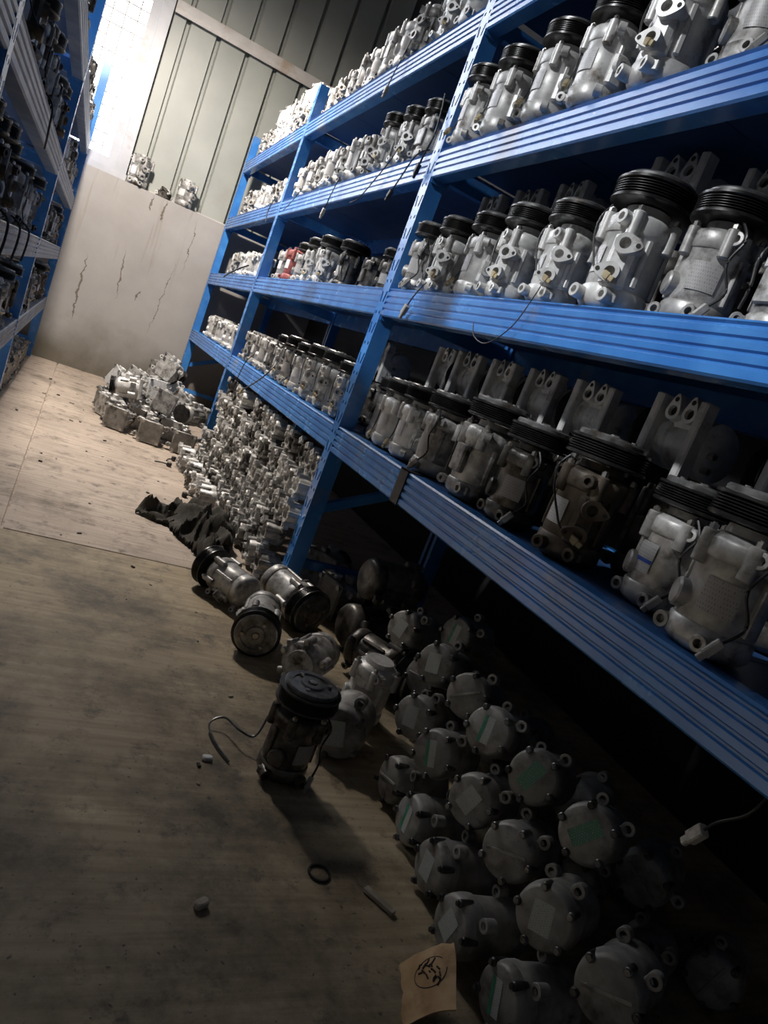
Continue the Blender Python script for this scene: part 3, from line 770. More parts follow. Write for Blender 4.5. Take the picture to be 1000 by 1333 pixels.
# ------------------------------------------------------------------ right rack, near bay: front rows
near = {
 0: [(0.925, 2.050, UP_C, .93, 0.1), (0.90, 1.925, UP_A, .95, 0.2), (0.90, 1.785, UP_A, .97, 0.0), (0.90, 1.625, UP_C, 1.0, -0.2), (0.90, 1.405, UP_D, 1.10, 0.1),
     (0.905, 1.235, UP_DARK, 1.02, 0.3), (0.91, 1.030, UP_BROWN, 1.12, 0.35), (0.945, 0.830, UP_STICK, 1.0, 0.15), (0.885, 0.660, UP_C, 1.08, 0.15)],
 1: [(0.865, 2.050, UP_C, .95, 0.0), (0.865, 1.880, UP_B, .98, 0.0), (0.865, 1.690, UP_A, .98, -0.1), (0.865, 1.525, UP_B, 1.02, -0.15), (0.865, 1.345, UP_B, 1.0, 0.1),
     (0.87, 1.150, UP_B, 1.15, 0.05), (0.915, 0.985, UP_C, 1.05, 0.3), (0.93, 0.82, UP_D, 0.92, 0.2)],
 2: [(0.850, 2.035, UP_A, 1.0, -0.1), (0.85, 1.860, UP_A, 1.02, 0.1), (0.85, 1.650, UP_A, 1.04, 0.0), (0.85, 1.465, UP_A, 1.05, 0.1), (0.86, 1.265, UP_B, 1.18, -0.2), (0.885, 1.07, UP_C, 1.05, 0.2)],
}
LOOK = {id(UP_A): 'pale compressor with a paper label and tan lead', id(UP_B): 'pale compressor with two round ports', id(UP_C): 'grey compressor with an etched plate',
        id(UP_D): 'grey compressor with a plain raised pad', id(UP_BROWN): 'rusty brown compressor with two dark ports', id(UP_DARK): 'oily dark compressor', id(UP_STICK): 'grey compressor with a white and blue sticker'}
for li, rows in near.items():
    for k, (x_, y_, p, s_, rz) in enumerate(rows):
        place(p, TR(x_, y_, LEV[li]+0.001) @ RZ(rz), '%s, %s from the perforated post, %s' % (LOOK[id(p)], ORD[k], SH[li]), 'compressor', 'pulley-up compressors in the near bay', s_)
# back rows: a bare compressor underneath, a railed one lying on top
backs = {0: [(1.03, 2.00, RAIL, 0.0), (1.005, 1.81, RAIL, 0.1), (1.005, 1.62, RAIL_D, 0.0), (1.01, 1.44, RAIL, 0.05), (1.01, 1.25, RAIL, 0.1), (1.02, 1.01, RAIL, 0.0), (1.07, 0.77, RAIL_D, 0.1)],
         1: [(0.985, 2.00, RAIL_D, 0.0), (0.985, 1.80, RAIL_D, 0.1), (0.985, 1.60, RAIL, 0.0), (1.00, 1.27, RAIL, 0.1), (1.04, 1.06, RAIL_D, 0.1)],
         2: [(0.985, 1.93, RAIL_D, 0.0), (0.985, 1.73, RAIL, 0.1), (0.985, 1.54, RAIL, 0.0), (1.0, 1.34, RAIL_D, 0.1)]}
for li, rows in backs.items():
    for k, (x_, y_, p, rz) in enumerate(rows):
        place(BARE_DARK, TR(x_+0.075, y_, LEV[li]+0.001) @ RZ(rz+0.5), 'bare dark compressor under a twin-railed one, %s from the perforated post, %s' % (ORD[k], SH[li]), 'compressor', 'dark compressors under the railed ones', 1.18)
        big = 1.1 if (li == 0 and k == 5) else 1.2 if (li == 1 and k == 3) else 1.0
        place(p, TR(x_, y_, LEV[li]+0.203) @ RZ(rz), 'twin-railed compressor in the back row, %s from the perforated post, %s' % (ORD[k], SH[li]), 'compressor', 'railed compressors behind the pulleys', big)

# ------------------------------------------------------------------ right rack, middle and far bays
def row(li, specs, bay, extra):
    for k, (x_, y_, p, s_, rz, tilt) in enumerate(specs):
        T = TR(x_, y_, LEV[li]+0.002) @ RZ(rz)
        if tilt: T = TR(x_, y_, LEV[li]+0.06*s_) @ RZ(rz) @ RY(tilt) @ TR(0, 0, -0.07*s_)
        place(p, T, '%s, %s from the %s on the %s' % (extra, ORD[k], 'perforated post toward the wall' if bay == 2 else 'farther post toward the wall', SH[li]), 'compressor', 'compressors in the %s bay' % ('middle' if bay == 2 else 'far'), s_)
row(3, [(0.87, 2.36, BARE_C, 1.15, 0.2, 0), (0.87, 2.56, UP_B, 1.0, 0.1, 0), (0.87, 2.76, BARE_B, 1.1, -0.3, 0), (0.87, 2.93, BARE_C, 1.1, 0.4, 0), (0.87, 3.09, BARE_A, 1.15, 0.0, 0),
        (0.87, 3.26, BARE_C, 1.0, 0.3, 0), (0.87, 3.42, BARE_A, 1.05, -0.2, 0), (0.87, 3.58, BARE_B, 0.9, 0.4, 0), (0.87, 3.74, BARE_B, 0.9, 0.1, 0), (0.87, 3.90, BARE_A, 0.85, 0.2, 0)], 2, 'bare grey compressor')
row(2, [(0.865, 2.36, UP_D, 0.90, 0.2, 0), (0.865, 2.54, UP_B, 0.95, 0.1, 0), (0.865, 2.73, UP_B, 1.0, -0.2, 0), (0.86, 2.92, BARE_B, 1.0, 0.3, 0), (0.86, 3.08, BARE_C, 1.05, -0.3, 0), (0.86, 3.24, BARE_B, 1.0, 0.3, 0),
        (0.86, 3.40, BARE_C, 1.05, 0.2, 0), (0.86, 3.55, BARE_B, 1.0, 0.2, 0), (0.86, 3.71, BARE_A, 1.0, 0.3, 0), (0.86, 3.90, BARE_C, 0.95, 0.1, 0)], 2, 'grey compressor')
row(1, [(0.95, 2.52, UP_DARK, 0.80, 0.2, 0), (0.95, 2.70, BARE_DARK, 0.85, 0.1, 0), (0.93, 2.96, UP_DARK, 0.95, -0.2, 0), (0.90, 3.16, UP_B, 1.0, 0.3, 0), (0.90, 3.36, UP_B, 0.98, 0.1, 0), (0.90, 3.54, UP_C, 0.90, 0.3, 0),
        (0.90, 3.71, BARE_RED, 1.05, 0.2, 0), (0.90, 3.88, BARE_A, 1.0, 0.2, 0)], 2, 'compressor')
row(0, [(0.88, 2.33, UP_B, 0.92, 0.0, 0), (0.88, 2.52, UP_B, 1.0, 0.0, 0), (0.88, 2.72, UP_B, 1.0, 0.1, 0), (0.88, 2.90, UP_A, 0.95, 0.4, 0), (0.88, 3.08, UP_C, 1.0, 0.3, 0),
        (0.88, 3.25, UP_B, 0.95, 0.2, 0), (0.88, 3.42, BARE_B, 1.0, 0.4, 0), (0.88, 3.58, BARE_C, 1.0, 0.2, 0), (0.88, 3.75, BARE_A, 1.0, 0.1, 0), (0.88, 3.92, BARE_B, 1.0, 0.2, 0)], 2, 'grey compressor')
place(RAIL_D, TR(1.02, 2.48, LEV[0]+0.168), 'railed compressor lying on dark ones beside the perforated middle post, lowest shelf', 'compressor')
place(BARE_DARK, TR(1.05, 2.48, LEV[0]+0.001), 'dark compressor under the railed one beside the perforated middle post', 'compressor', None, 0.96)
for li, ys in ((3, [4.32, 4.47, 4.62, 4.78, 4.94, 5.10, 5.28, 5.46]), (2, [4.32, 4.50, 4.68, 4.88, 5.08, 5.28, 5.50]), (1, [4.40, 4.62, 4.84, 5.06, 5.28]), (0, [4.30, 4.43, 4.56, 4.69, 4.82, 4.95, 5.08, 5.24, 5.44])):
    specs = []
    for y_ in ys:
        p = random.choice([BARE_A, BARE_C, BARE_C, BARE_B] if li != 0 else [BARE_C, BARE_C, BARE_A])
        specs.append((0.88+jit(0.012), y_, p, 0.95+jit(0.06), jit(0.5), 0))
    row(li, specs, 3, 'pale grey compressor' if li < 3 else 'bare pale compressor')
# second layer heaped on the top far shelf
for k, y_ in enumerate([4.40, 4.56, 4.72, 4.88, 5.04, 5.20]):
    place(SCR[2], TR(0.90, y_, LEV[3]+0.165) @ RZ(jit(0.3)) @ RY(0.0), 'pale compressor lying on the standing ones, far end of the top shelf', 'compressor', 'upper layer on the far top shelf', 0.85)

# ------------------------------------------------------------------ wall of small housings under the middle bay
for rowi in range(5):
    z_ = 0.058 + rowi*0.0945
    for k in range(18):
        y_ = 2.245 + k*0.102 + (0.051 if rowi % 2 else 0) + jit(0.004)
        if y_ > (3.84 if rowi < 3 else 4.07) or (rowi == 4 and k in (5, 11, 12, 16)): continue
        T = TR(0.735 + rowi*0.022 + jit(0.010), y_, z_ + jit(0.002)) @ RY(-PI/2) @ RZ(-PI/2 + random.choice((0, 0, 0.35, -0.3)) + jit(0.12)) @ RX(jit(0.05))
        p = random.choices(HOUS, [5, 2.5, 3])[0]
        place(p, T, '%s housing in the %s row of the stacked wall under the middle bay' % (HL[id(p)], ['floor', 'second', 'third', 'fourth', 'top'][rowi]), 'housing', 'stacked housings, %s, %s row' % (HL[id(p)], ['floor', 'second', 'third', 'fourth', 'top'][rowi]), 0.89)
# loose ones slumped in front of the wall
for k in range(9):
    y_ = 2.95 + k*0.098; x_ = 0.655 + 0.012*math.sin(k*1.7)
    T = TR(x_, y_, 0.048) @ RZ(jit(0.25)) @ RY(-PI/2 + jit(0.05)) @ RZ(-PI/2+jit(0.5))
    p = random.choices(HOUS, [4, 4, 2])[0]
    place(p, T @ TR(0, 0, 0.02), '%s housing slumped on the floor at the foot of the stacked wall' % HL[id(p)], 'housing', 'loose housings at the foot, %s' % HL[id(p)], 0.88)

# ------------------------------------------------------------------ heap of scroll compressors in front of the far bay
heap = [  # x, y, z, rz, ry, rx, variant
 (0.375, 4.10, 0.0, 1.15, 0, 0, 1), (0.530, 4.00, 0.0, 1.35, 0, 0, 1), (0.690, 3.97, 0.0, 1.45, 0, 0, 1),
 (0.34, 4.34, 0.0, 0.5, 0, 0, 0), (0.50, 4.27, 0.0, 0.9, 0, 0, 0), (0.66, 4.22, 0.0, 1.2, 0, 0, 2),
 (0.39, 4.24, 0.145, 0.6, 0.15, 0.1, 2), (0.56, 4.12, 0.14, 1.5, 0.2, 0.2, 0), (0.71, 4.06, 0.132, 1.45, 0.0, 0.05, 1),
 (0.33, 4.52, 0.0, 0.2, 0, 0, 1), (0.53, 4.50, 0.0, 1.0, 0, 0, 0), (0.70, 4.45, 0.0, 2.0, 0, 0, 0),
 (0.36, 4.44, 0.132, 0.3, 0.35, 0.2, 2), (0.53, 4.40, 0.15, 1.8, 0.2, 0, 2), (0.69, 4.32, 0.135, 0.8, 0.2, 0.4, 0),
 (0.45, 4.70, 0.0, 0.4, 0, 0, 0), (0.64, 4.70, 0.0, 1.4, 0, 0, 1), (0.46, 4.64, 0.135, 0.8, 0.3, 0.3, 0), (0.63, 4.60, 0.152, 1.6, 0.25, 0, 2), (0.58, 4.46, 0.265, 1.2, 0.3, 0.3, 0),
 (0.53, 4.92, 0.0, 0.6, 0, 0, 1), (0.73, 4.90, 0.0, 0.6, 0, 0, 0), (0.60, 4.86, 0.135, 0.6, 0.3, 0.2, 1), (0.62, 4.66, 0.27, 0.6, 0.4, 0.2, 0),
 (0.60, 5.16, 0.0, 0.3, 0, 0, 1), (0.62, 5.12, 0.135, 0.7, 0.2, 0.1, 1), (0.66, 5.50, 0.0, 0.3, 0, 0, 1), (0.66, 5.48, 0.14, 0.3, 0.1, 0.1, 1)]
for hk, (x_, y_, z_, rz, ry, rx, v) in enumerate(heap):
    if hk in (6, 8, 22): rz += 2.4
    y_ = 3.96+(y_-3.96)*1.16; x_ = 0.52+(x_-0.52)*1.08-0.02; z_ *= 1.06
    T = TR(x_, y_, z_+0.003) @ RZ(rz) @ TR(0, 0, 0.065) @ RY(ry) @ RX(rx) @ TR(0, 0, -0.065)
    place(SCR[v], T, 'chunky compressor with a flat cover plate in the heap below the far bay' if v == 1 else 'pale chunky compressor with eyed lugs in the heap below the far bay', 'compressor', 'heap of flat-plate compressors', 0.98)

# ------------------------------------------------------------------ capped compressors under the near bay
def facing(p, n, spin=0.0):
    n = Vector(n).normalized()
    return TR(*p) @ n.to_track_quat('Z', 'Y').to_matrix().to_4x4() @ RZ(spin)
r1 = [(.745, .602, CAP_S), (.730, .725, CAP_P), (.752, .848, CAP_P), (.765, .966, CAP_S), (.775, 1.085, CAP_N)]
r2 = [(.815, .510, CAP_N), (.795, .630, CAP_P), (.812, .760, CAP_N), (.812, .885, CAP_P), (.800, 1.020, CAP_S), (.815, 1.150, CAP_P)]
r3 = [(.875, .690, CAP_G), (.865, .828, CAP_G), (.850, .960, CAP_S), (.875, 1.09, CAP_N), (.862, 1.215, CAP_P)]
r4 = [(.90, 1.46, CAP_P, .23), (1.00, 1.375, CAP_S, .275), (.97, 1.33, CAP_N, .065), (.93, 1.345, CAP_N, .165)]
CAPL = {id(CAP_G): 'with a green plate label', id(CAP_P): 'with a pale paper label', id(CAP_S): 'with a slanted label', id(CAP_N): 'with a plain ribbed cover'}
def capplace(x_, y_, z_, p, n, spin, where, k):
    place(p, facing((x_, y_, z_), n, spin), 'round-capped compressor %s, %s from the carton scrap in the %s' % (CAPL[id(p)], ORD[k], where), 'compressor', 'capped compressors stacked under the near bay')
for k, (x_, y_, p) in enumerate(r1): capplace(x_, y_, 0.055, p, (-1, 0.02, 0.04), jit(0.4)-0.2, 'floor row', k)
for k, (x_, y_, p) in enumerate(r2): capplace(x_, y_, 0.163, p, (-1, -0.45, 0.22), jit(0.4), 'middle row', k)
for k, (x_, y_, p) in enumerate(r3): capplace(x_, y_, 0.262, p, (-1, -0.5, 0.35), jit(0.3), 'upper row', k)
for k, (x_, y_, p, z_) in enumerate(r4): capplace(x_, y_, z_, p, (-1, -0.4, 0.15), jit(0.4), 'far end', k)
# deeper ones, half lost in the dark below the shelf
for k, (x_, y_, z_) in enumerate([(1.02, .62, .07), (1.05, .80, .06), (1.04, .98, .06), (1.05, 1.18, .06), (1.06, .70, .17), (1.07, .9, .165), (1.06, 1.1, .165), (1.2, .6, .06), (1.22, .82, .06)]):
    place(CAP_N, facing((x_, y_, z_), (-1, -0.5, 0.1), jit(1)), 'dark round-capped compressor lying deep under the near shelf', 'compressor', 'capped compressors deep under the near shelf')

# ------------------------------------------------------------------ loose compressors on the aisle floor
UPD = upright('D', 'alu_dark', True, False); UPA2 = upright('A', 'alu', True, False); UPB2 = upright('B', 'alu', True, False)
t_ = place(UP_DARK, TR(.572, 1.150, 0.002) @ RZ(1.6), 'oily black compressor standing alone on the floor with its pulley up', 'compressor', None, 0.92)
def lying(p, loc, axis, spin, label, s_=1.0):
    # axis: direction of the pulley
    n = Vector(axis).normalized(); T = TR(*loc) @ n.to_track_quat('Z', 'Y').to_matrix().to_4x4() @ RZ(spin) @ TR(0, 0, -0.09*s_)
    return place(p, T, label, 'compressor', None, s_)
lying(UPB2, (.640, 1.735, .069), (-.30, -.9, -.02), 0.8, 'grey compressor lying on the floor with its dark pulley facing the aisle', .95)
lying(UPA2, (.785, 1.965, .073), (.32, -.9, -.03), 2.0, 'grey compressor lying with a large black pulley below the perforated post', 1.05)
lying(UPA2, (.600, 1.975, .066), (-.35, .6, .02), 1.0, 'grey compressor lying on its side next to the dropped jacket', .95)
lying(BARE_DARK, (1.02, 1.80, .078), (.95, .10, .0), 0.4, 'dark cylindrical compressor lying under the shelf, end toward the aisle', 1.2)
lying(BARE_DARK, (1.03, 1.80, .232), (.95, .05, .0), 1.4, 'dark studded compressor lying on top of another under the shelf', 1.15)
lying(BARE_B, (.735, 1.545, .066), (-.5, -.6, .05), 0.4, 'grey bare compressor lying between the floor pulleys and the standing one', 1.0)
lying(UPD, (.955, 1.600, .074), (.5, -.75, .0), 0.4, 'dark compressor with pulley half hidden under the near shelf', 1.0)
place(CAP_P, facing((.700, 1.215, .062), (-.55, -.75, .10), 0.3), 'pale compressor with a plain round cover lying beside the standing black one', 'compressor', None, 1.25)
place(BARE_C, TR(.845, 1.40, 0.002) @ RZ(0.4), 'bare narrow compressor standing at the end of the capped stack', 'compressor', None, .95)
place(SCR[1], TR(1.02, 2.30, 0.002) @ RZ(0.8), 'dark chunky compressor on the floor behind the perforated post', 'compressor', None, 1.1)
place(SCR[1], TR(1.0, 2.05, 0.002) @ RZ(0.3), 'dark flat-plate compressor on the floor under the cross brace', 'compressor', None, 1.0)

# ------------------------------------------------------------------ compressors on the wall ledge
place(BARE_B, TR(.135, 6.045, LEDGE+0.002) @ RZ(1.2), 'grey compressor standing on the wall ledge beside the window frame', 'compressor', None, 1.30)
place(BARE_A, TR(.485, 6.045, LEDGE+0.002) @ RZ(0.9), 'smaller dirty compressor standing on the wall ledge nearer the rack', 'compressor', None, 1.15)
place(HOUS[2], TR(.325, 6.05, LEDGE+0.040) @ RZ(1.0) @ RY(-PI/2), 'dark lump of a housing lying on the wall ledge between two compressors', 'housing', None, .9)

# ------------------------------------------------------------------ left rack contents
LL = {id(UPD): 'oily plain-sided compressor with pulley', id(BARE_DARK): 'oily bare compressor without a pulley', id(UP_DARK): 'oily compressor with etched plate and pulley', id(BARE_A): 'grey bare compressor with a paper label', id(BARE_B): 'grey bare compressor with two ports', id(UP_BROWN): 'rusty brown compressor with a pulley'}
LB = [UPD, BARE_DARK, UP_DARK, BARE_A, BARE_B, UP_BROWN]
for li, z_ in enumerate(LLEV):
    y_ = -0.28; k = 0  # compressors in the unseen near bay are added to block light
    while y_ < 5.75:
        if not any(abs(y_-q) < 0.10 for q in LPOSTS) and not (li == 3 and y_ < 2.2):
            p = random.choice(LB)
            place(p, TR(XL-0.085, y_, z_+0.002) @ RZ(PI+jit(0.6)), '%s on the %s of the left rack' % (LL[id(p)], SH[li]), 'compressor', '%s, %s of the left rack' % (LL[id(p)], SH[li]), 1.0+jit(0.08))
        y_ += 0.175; k += 1
for k in range(12):
    y_ = 3.80+k*0.205
    if y_ < 5.75: place(SCR[1], TR(XL-0.10, y_, 0.003) @ RZ(PI+jit(0.5)), 'dim chunky compressor on the floor under the left rack', 'compressor', 'compressors under the left rack')

# ------------------------------------------------------------------ hanging leads and other small things
def cable(pts, label, rr=0.0022, plug='plug', tail=True):
    t = empty('hanging_cable'); t.location = pts[0]
    inv = TR(*[-q for q in pts[0]])
    o = MB().tube(smooth_path(pts, 7), rr, 6, inv).build('cord', 'wire', t)
    if plug:
        a = Vector(pts[-1]); d = (a-Vector(pts[-2])).normalized()
        T = inv @ TR(*a) @ d.to_track_quat('Z', 'X').to_matrix().to_4x4()
        MB().box((0, 0, 0.011), (0.017, 0.013, 0.03), T, 0.002).box((0, 0, 0.032), (0.011, 0.009, 0.016), T, 0.002).build('plug', plug, t)
    return tag(t, label, 'cable')
X0 = XR-0.006
cable([(X0+.001, 1.86, 1.075), (X0-.006, 1.865, 1.06), (X0-.012, 1.885, 1.025), (X0-.012, 1.90, 1.000)], 'short lead with a grey plug hanging over the second shelf beam')
cable([(X0+.001, 1.30, 1.09), (X0-.005, 1.30, 1.06), (X0-.010, 1.33, 0.99), (X0-.012, 1.40, 0.945), (X0-.010, 1.47, 0.955), (X0-.008, 1.50, 0.985)], 'thin black wire looping below the second shelf beam', .0013, None)
cable([(X0+.001, 2.50, 1.53), (X0-.005, 2.52, 1.485), (X0-.012, 2.60, 1.42), (X0-.012, 2.70, 1.37), (X0-.010, 2.80, 1.36)], 'black lead draped loosely over the third shelf beam in the middle bay', .0022, None)
cable([(X0+.001, 3.07, 1.53), (X0-.005, 3.09, 1.485), (X0-.012, 3.10, 1.42), (X0-.012, 3.13, 1.355)], 'lead with a grey plug hanging below the third shelf beam')
cable([(X0+.001, 3.72, 1.51), (X0-.005, 3.74, 1.48), (X0-.012, 3.83, 1.43), (X0-.012, 3.93, 1.405)], 'short black lead lying across the third shelf beam far along', .002, None)
cable([(X0+.001, 4.30, 1.51), (X0-.005, 4.31, 1.48), (X0-.012, 4.33, 1.42), (X0-.012, 4.29, 1.36)], 'pale looped lead hanging from the third shelf past the next post', .003, None)
cable([(X0+.001, 2.78, 1.97), (X0-.005, 2.79, 1.915), (X0-.012, 2.80, 1.86), (X0-.012, 2.83, 1.80)], 'black lead with a grey plug hanging from the top shelf beam')
cable([(X0+.001, 2.24, 1.66), (X0-.006, 2.20, 1.60), (X0-.012, 2.17, 1.52), (X0-.014, 2.19, 1.46), (X0-.014, 2.20, 1.43)], 'black lead with a black plug hanging down the perforated post', .003, 'plug_black')
cable([(X0+.02, 2.25, 1.50), (X0-.012, 2.26, 1.47), (X0-.014, 2.33, 1.40), (X0-.012, 2.37, 1.365)], 'black lead ending in a dark plug just past the perforated post', .0025, 'plug_black')
cable([(X0+.02, 3.16, .68), (X0-.012, 3.14, .62), (X0-.03, 3.22, .56), (X0-.035, 3.35, .51), (X0-.03, 3.42, .485)], 'long black lead hanging from the lowest shelf over the stacked housings', .003, 'plug_tan')
cable([(X0+.02, 3.62, .67), (X0-.010, 3.62, .62), (X0-.012, 3.66, .56), (X0-.014, 3.68, .50)], 'black lead hanging over the lowest beam near the next post', .0025, 'plug_black')
cable([(X0+.02, 4.55, 1.12), (X0-.02, 4.52, 1.09), (X0-.05, 4.70, 1.04), (X0-.05, 4.85, 1.015)], 'thick grey lead sticking out over the second shelf in the far bay', .005, None)
cable([(X0+.05, .47, .50), (X0+.04, .475, .47), (X0+.045, .505, .435), (X0+.05, .52, .41)], 'lead with a long plug dangling under the lowest near beam', .002, 'plug')
cable([(XL-.02, 2.52, 1.20), (XL+.008, 2.50, 1.17), (XL+.012, 2.53, 1.11), (XL+.010, 2.58, 1.06)], 'black lead hanging across the third beam of the left rack', .003, None)
for q in range(3):
    y_ = 2.15+q*0.34
    cable([(XL-.02, y_, .84), (XL+.008, y_, .82), (XL+.012, y_+.01, .775), (XL+.010, y_-.02, .715)], 'black lead looped over the second beam of the left rack', .0035, None)
    COL.objects[-1]
for o in list(COL.objects):
    if o.get('label') == 'black lead looped over the second beam of the left rack': o['group'] = 'leads on the left rack'
# black strap around the lowest near beam
st = MB().box((XR-0.0015, 1.575, LEV[0]-BH/2), (0.003, 0.045, BH+0.006)).box((XR+0.02, 1.575, LEV[0]+0.0015), (0.046, 0.045, 0.003)).box((XR+0.02, 1.575, LEV[0]-BH-0.0015), (0.046, 0.045, 0.003)).build('beam_clip', 'plug_black', None, 0)
tag(st, 'dark metal clip wrapped around the lowest near beam', 'clip')

# bent wire lying by the standing compressor
bw = MB().tube(smooth_path([(.470, 1.165, .004), (.452, 1.215, .006), (.445, 1.275, .012), (.475, 1.285, .025), (.498, 1.235, .030), (.525, 1.215, .034), (.545, 1.235, .07)]), .0024, 6).build('bent_wire', 'steel')
tag(bw, 'stiff bent wire lying on the floor against the standing black compressor', 'wire')
rg = MB().lathe([(.017, 0.001), (.020, 0.001), (.020, .004), (.017, .004), (.017, .001)], 24, TR(.578, .885, 0)).build('rubber_ring', 'plug_black')
tag(rg, 'thin black rubber ring lying flat on the floor', 'ring')
sk = MB().box((.668, .825, .005), (.012, .062, .007), TR(.668, .825, 0) @ RZ(.55) @ TR(-.668, -.825, 0), .001).build('wood_sliver', 'debris')
tag(sk, 'thin sliver of wood on the floor near the carton scrap', 'stick')
tag(MB().box((.367, .816, .006), (.022, .013, .011), TR(.367, .816, 0) @ RZ(.5) @ TR(-.367, -.816, 0), .003).build('butt', 'debris'), 'small pale butt lying alone on the dark floor', 'litter')
tag(MB().box((.428, 1.17, .004), (.020, .014, .008), None, .003).build('paper_crumb', 'alu_pale'), 'small white crumb on the floor beside the bent wire', 'litter')
for k in range(40):
    x_, y_ = random.uniform(-.15, .55), random.uniform(.8, 5.6)
    s_ = random.uniform(.002, .005)*(1+.35*y_)
    mb = MB().box((0, 0, s_*.25), (s_*random.uniform(.8, 2.6), s_, s_*.5), None, s_*.15)
    o = mb.build('floor_chip', random.choice(['debris', 'debris_dark', 'debris_dark']), None, 0); o.location = (x_, y_, 0.0005); o.rotation_euler = (0, 0, random.uniform(0, 3))
    tag(o, 'tiny chip of debris scattered on the aisle floor', 'litter', 'chips on the floor')
for k, (x_, y_) in enumerate([(.60, 3.05), (.575, 2.86), (.58, 3.55), (.62, 3.72)]):
    o = MB().tube(smooth_path([(0, 0, .008), (.02, .01, .012), (.045, .004, .008), (.07, .015, .004)]), .0035, 6).box((0, 0, .012), (.022, .020, .022), None, .004).build('broken_plug', 'plug_black')
    o.location = (x_, y_, 0); o.rotation_euler = (0, 0, k*1.3); tag(o, 'broken black plug with a bit of wire on the floor by the housings', 'plug', 'broken plugs on the floor')

# ------------------------------------------------------------------ dropped jacket
def inside(x_, y_, poly):
    c = False; n = len(poly)
    for i in range(n):
        a, b = poly[i], poly[(i+1) % n]
        if (a[1] > y_) != (b[1] > y_) and x_ < (b[0]-a[0])*(y_-a[1])/(b[1]-a[1])+a[0]: c = not c
    return c
def edge_d(x_, y_, poly):
    best = 9
    for i in range(len(poly)):
        a, b = Vector(poly[i]), Vector(poly[(i+1) % len(poly)]); p = Vector((x_, y_)); d = b-a
        t = max(0, min(1, (p-a).dot(d)/d.length_squared)); best = min(best, (p-a-d*t).length)
    return best
def cloth(name, poly, m, parent, hmax, fold, seed, base=0.004, ang=0.6, step=0.007):
    xs = [p[0] for p in poly]; ys = [p[1] for p in poly]; idx = {}; mb = MB()
    nx, ny = int((max(xs)-min(xs))/step)+2, int((max(ys)-min(ys))/step)+2
    top = []; bot = []
    def hgt(x_, y_):
        e = edge_d(x_, y_, poly); k = min(1, e/0.035); k = math.sqrt(max(0, k*(2-k)))
        ca, sa = math.cos(ang), math.sin(ang)
        wx = x_+0.05*noise.noise(Vector((x_*7, y_*7, seed+20))); wy = y_+0.05*noise.noise(Vector((x_*7, y_*7, seed+30)))
        q = Vector(((wx*ca+wy*sa)*fold, (-wx*sa+wy*ca)*fold*0.30, seed))
        n1 = max(0, 1-abs(noise.noise(q))*3.0)**1.4
        q2 = Vector(((wx*ca-wy*sa)*fold*1.1+4, (wx*sa+wy*ca)*fold*0.45, seed+11)); n2 = max(0, 1-abs(noise.noise(q2))*3.2)**1.6
        big = 0.5+0.5*noise.noise(Vector((x_*5, y_*5, seed+40)))
        return base + k*hmax*(0.06+0.22*big+0.50*n1+0.40*n2)
    for i in range(nx):
        for j in range(ny):
            x_, y_ = min(xs)+i*step, min(ys)+j*step
            if inside(x_, y_, poly):
                idx[(i, j)] = len(mb.v)//2 if False else len(top)
                h = hgt(x_, y_); dx = 0.010*noise.noise(Vector((x_*12, y_*12, seed+2))); dy = 0.010*noise.noise(Vector((x_*12, y_*12, seed+3)))
                top.append((x_+dx, y_+dy, h)); bot.append((x_+dx, y_+dy, max(0.001, h-0.007)))
    n = len(top); mb.v = top+bot; edges = {}
    for (i, j) in idx:
        q = [(i, j), (i+1, j), (i+1, j+1), (i, j+1)]
        if all(c in idx for c in q):
            a = [idx[c] for c in q]; mb.f.append(tuple(a)); mb.f.append(tuple(n+c for c in reversed(a)))
            for e in range(4):
                k = (a[e], a[(e+1) % 4]); edges[k] = True
    for (a, b) in list(edges):
        if (b, a) not in edges: mb.f.append((b, a, n+a, n+b))
    return mb.build(name, m, parent, 70)
jk = empty('jacket'); jk.location = (0.6, 2.55, 0)
JI = TR(-0.6, -2.55, 0)
body = [(.468, 2.60), (.520, 2.80), (.600, 2.87), (.655, 2.76), (.705, 2.72), (.715, 2.50), (.680, 2.36), (.632, 2.225), (.560, 2.235), (.535, 2.38), (.490, 2.49)]
o1 = cloth('body', body, 'jacket', jk, 0.125, 13, 1.3, ang=0.35); o1.matrix_local = JI
sl = [(.365, 2.635), (.40, 2.72), (.47, 2.76), (.54, 2.74), (.56, 2.62), (.50, 2.56), (.44, 2.58)]
o2 = cloth('sleeve', sl, 'jacket', jk, 0.080, 15, 4.1, ang=1.2); o2.matrix_local = JI
cf = [(.60, 2.40), (.615, 2.62), (.66, 2.72), (.715, 2.66), (.70, 2.45), (.665, 2.30), (.625, 2.27)]
o3 = cloth('lapel', cf, 'jacket', jk, 0.085, 14, 7.7, base=0.050, ang=0.1); o3.matrix_local = JI
tag(jk, 'crumpled dark jacket dropped on the floor in front of the stacked housings', 'jacket')

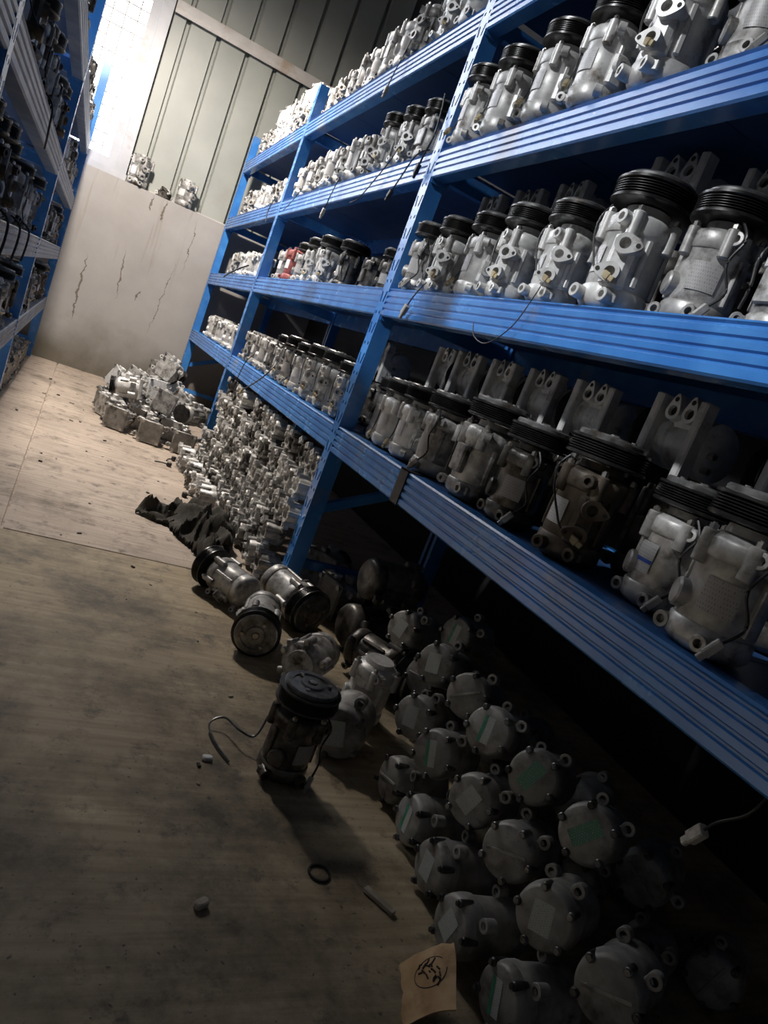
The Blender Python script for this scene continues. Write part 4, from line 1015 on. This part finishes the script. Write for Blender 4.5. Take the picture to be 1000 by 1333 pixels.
# ------------------------------------------------------------------ torn carton scrap with brush writing
ct = empty('carton_scrap'); ct.location = (.67, .645, 0)
A, B, C_, D = Vector((.648, .700, .012)), Vector((.708, .680, .070)), Vector((.668, .588, .060)), Vector((.618, .612, .006))
def cpt(a, b):
    p = A*(1-a)*(1-b)+B*a*(1-b)+C_*a*b+D*(1-a)*b
    return p+Vector((0, 0, 0.010*math.sin(a*3.1)+0.004*math.sin(b*5)))
mb = MB(); n1_, n2_ = 12, 12
for s_ in (0, 1):
    for i in range(n1_+1):
        for j in range(n2_+1):
            a, b = i/n1_, j/n2_
            if i == 0: a += 0.05*noise.noise(Vector((b*7, 1, 1)))
            if j == 0: b += 0.05*noise.noise(Vector((a*6, 3, 1)))
            p = cpt(a, b)-Vector((0, 0, .0025*s_)); mb.v.append(tuple(p))
q = (n1_+1)*(n2_+1)
def vi(i, j, s_=0): return s_*q+i*(n2_+1)+j
for i in range(n1_):
    for j in range(n2_):
        mb.f.append((vi(i, j), vi(i, j+1), vi(i+1, j+1), vi(i+1, j))); mb.f.append((vi(i, j, 1), vi(i+1, j, 1), vi(i+1, j+1, 1), vi(i, j+1, 1)))
for i in range(n1_):
    mb.f.append((vi(i, 0), vi(i+1, 0), vi(i+1, 0, 1), vi(i, 0, 1))); mb.f.append((vi(i, n2_), vi(i, n2_, 1), vi(i+1, n2_, 1), vi(i+1, n2_)))
for j in range(n2_):
    mb.f.append((vi(0, j), vi(0, j, 1), vi(0, j+1, 1), vi(0, j+1))); mb.f.append((vi(n1_, j), vi(n1_, j+1), vi(n1_, j+1, 1), vi(n1_, j, 1)))
o = mb.build('sheet', 'card', ct, 50); o.matrix_local = TR(-.67, -.645, 0)
mb = MB(); rs = random.Random(5)
for c in range(5):
    for s_ in range(5):
        a, b = .32+c*.085+rs.uniform(-.02, .02), .30+c*.05+rs.uniform(-.10, .10)
        a2, b2 = a+rs.uniform(-.07, .08), b+rs.uniform(-.08, .08)
        mb.tube([cpt(a+(a2-a)*t/3, b+(b2-b)*t/3)+Vector((0, 0, .0005)) for t in range(4)], .0013, 5)
mb.tube([cpt(.5+.30*math.cos(q_*PI/12), .42+.22*math.sin(q_*PI/12))+Vector((0, 0, .0003)) for q_ in range(22)], .0006, 5)
o = mb.build('brush_writing', 'ink', ct, 0); o.matrix_local = TR(-.67, -.645, 0)
tag(ct, 'torn brown carton scrap with black brush writing on the floor', 'carton')

# ------------------------------------------------------------------ drop the prototypes
def drop(o):
    for ch in list(o.children): drop(ch)
    bpy.data.objects.remove(o)
for p in PROTOS: drop(p)
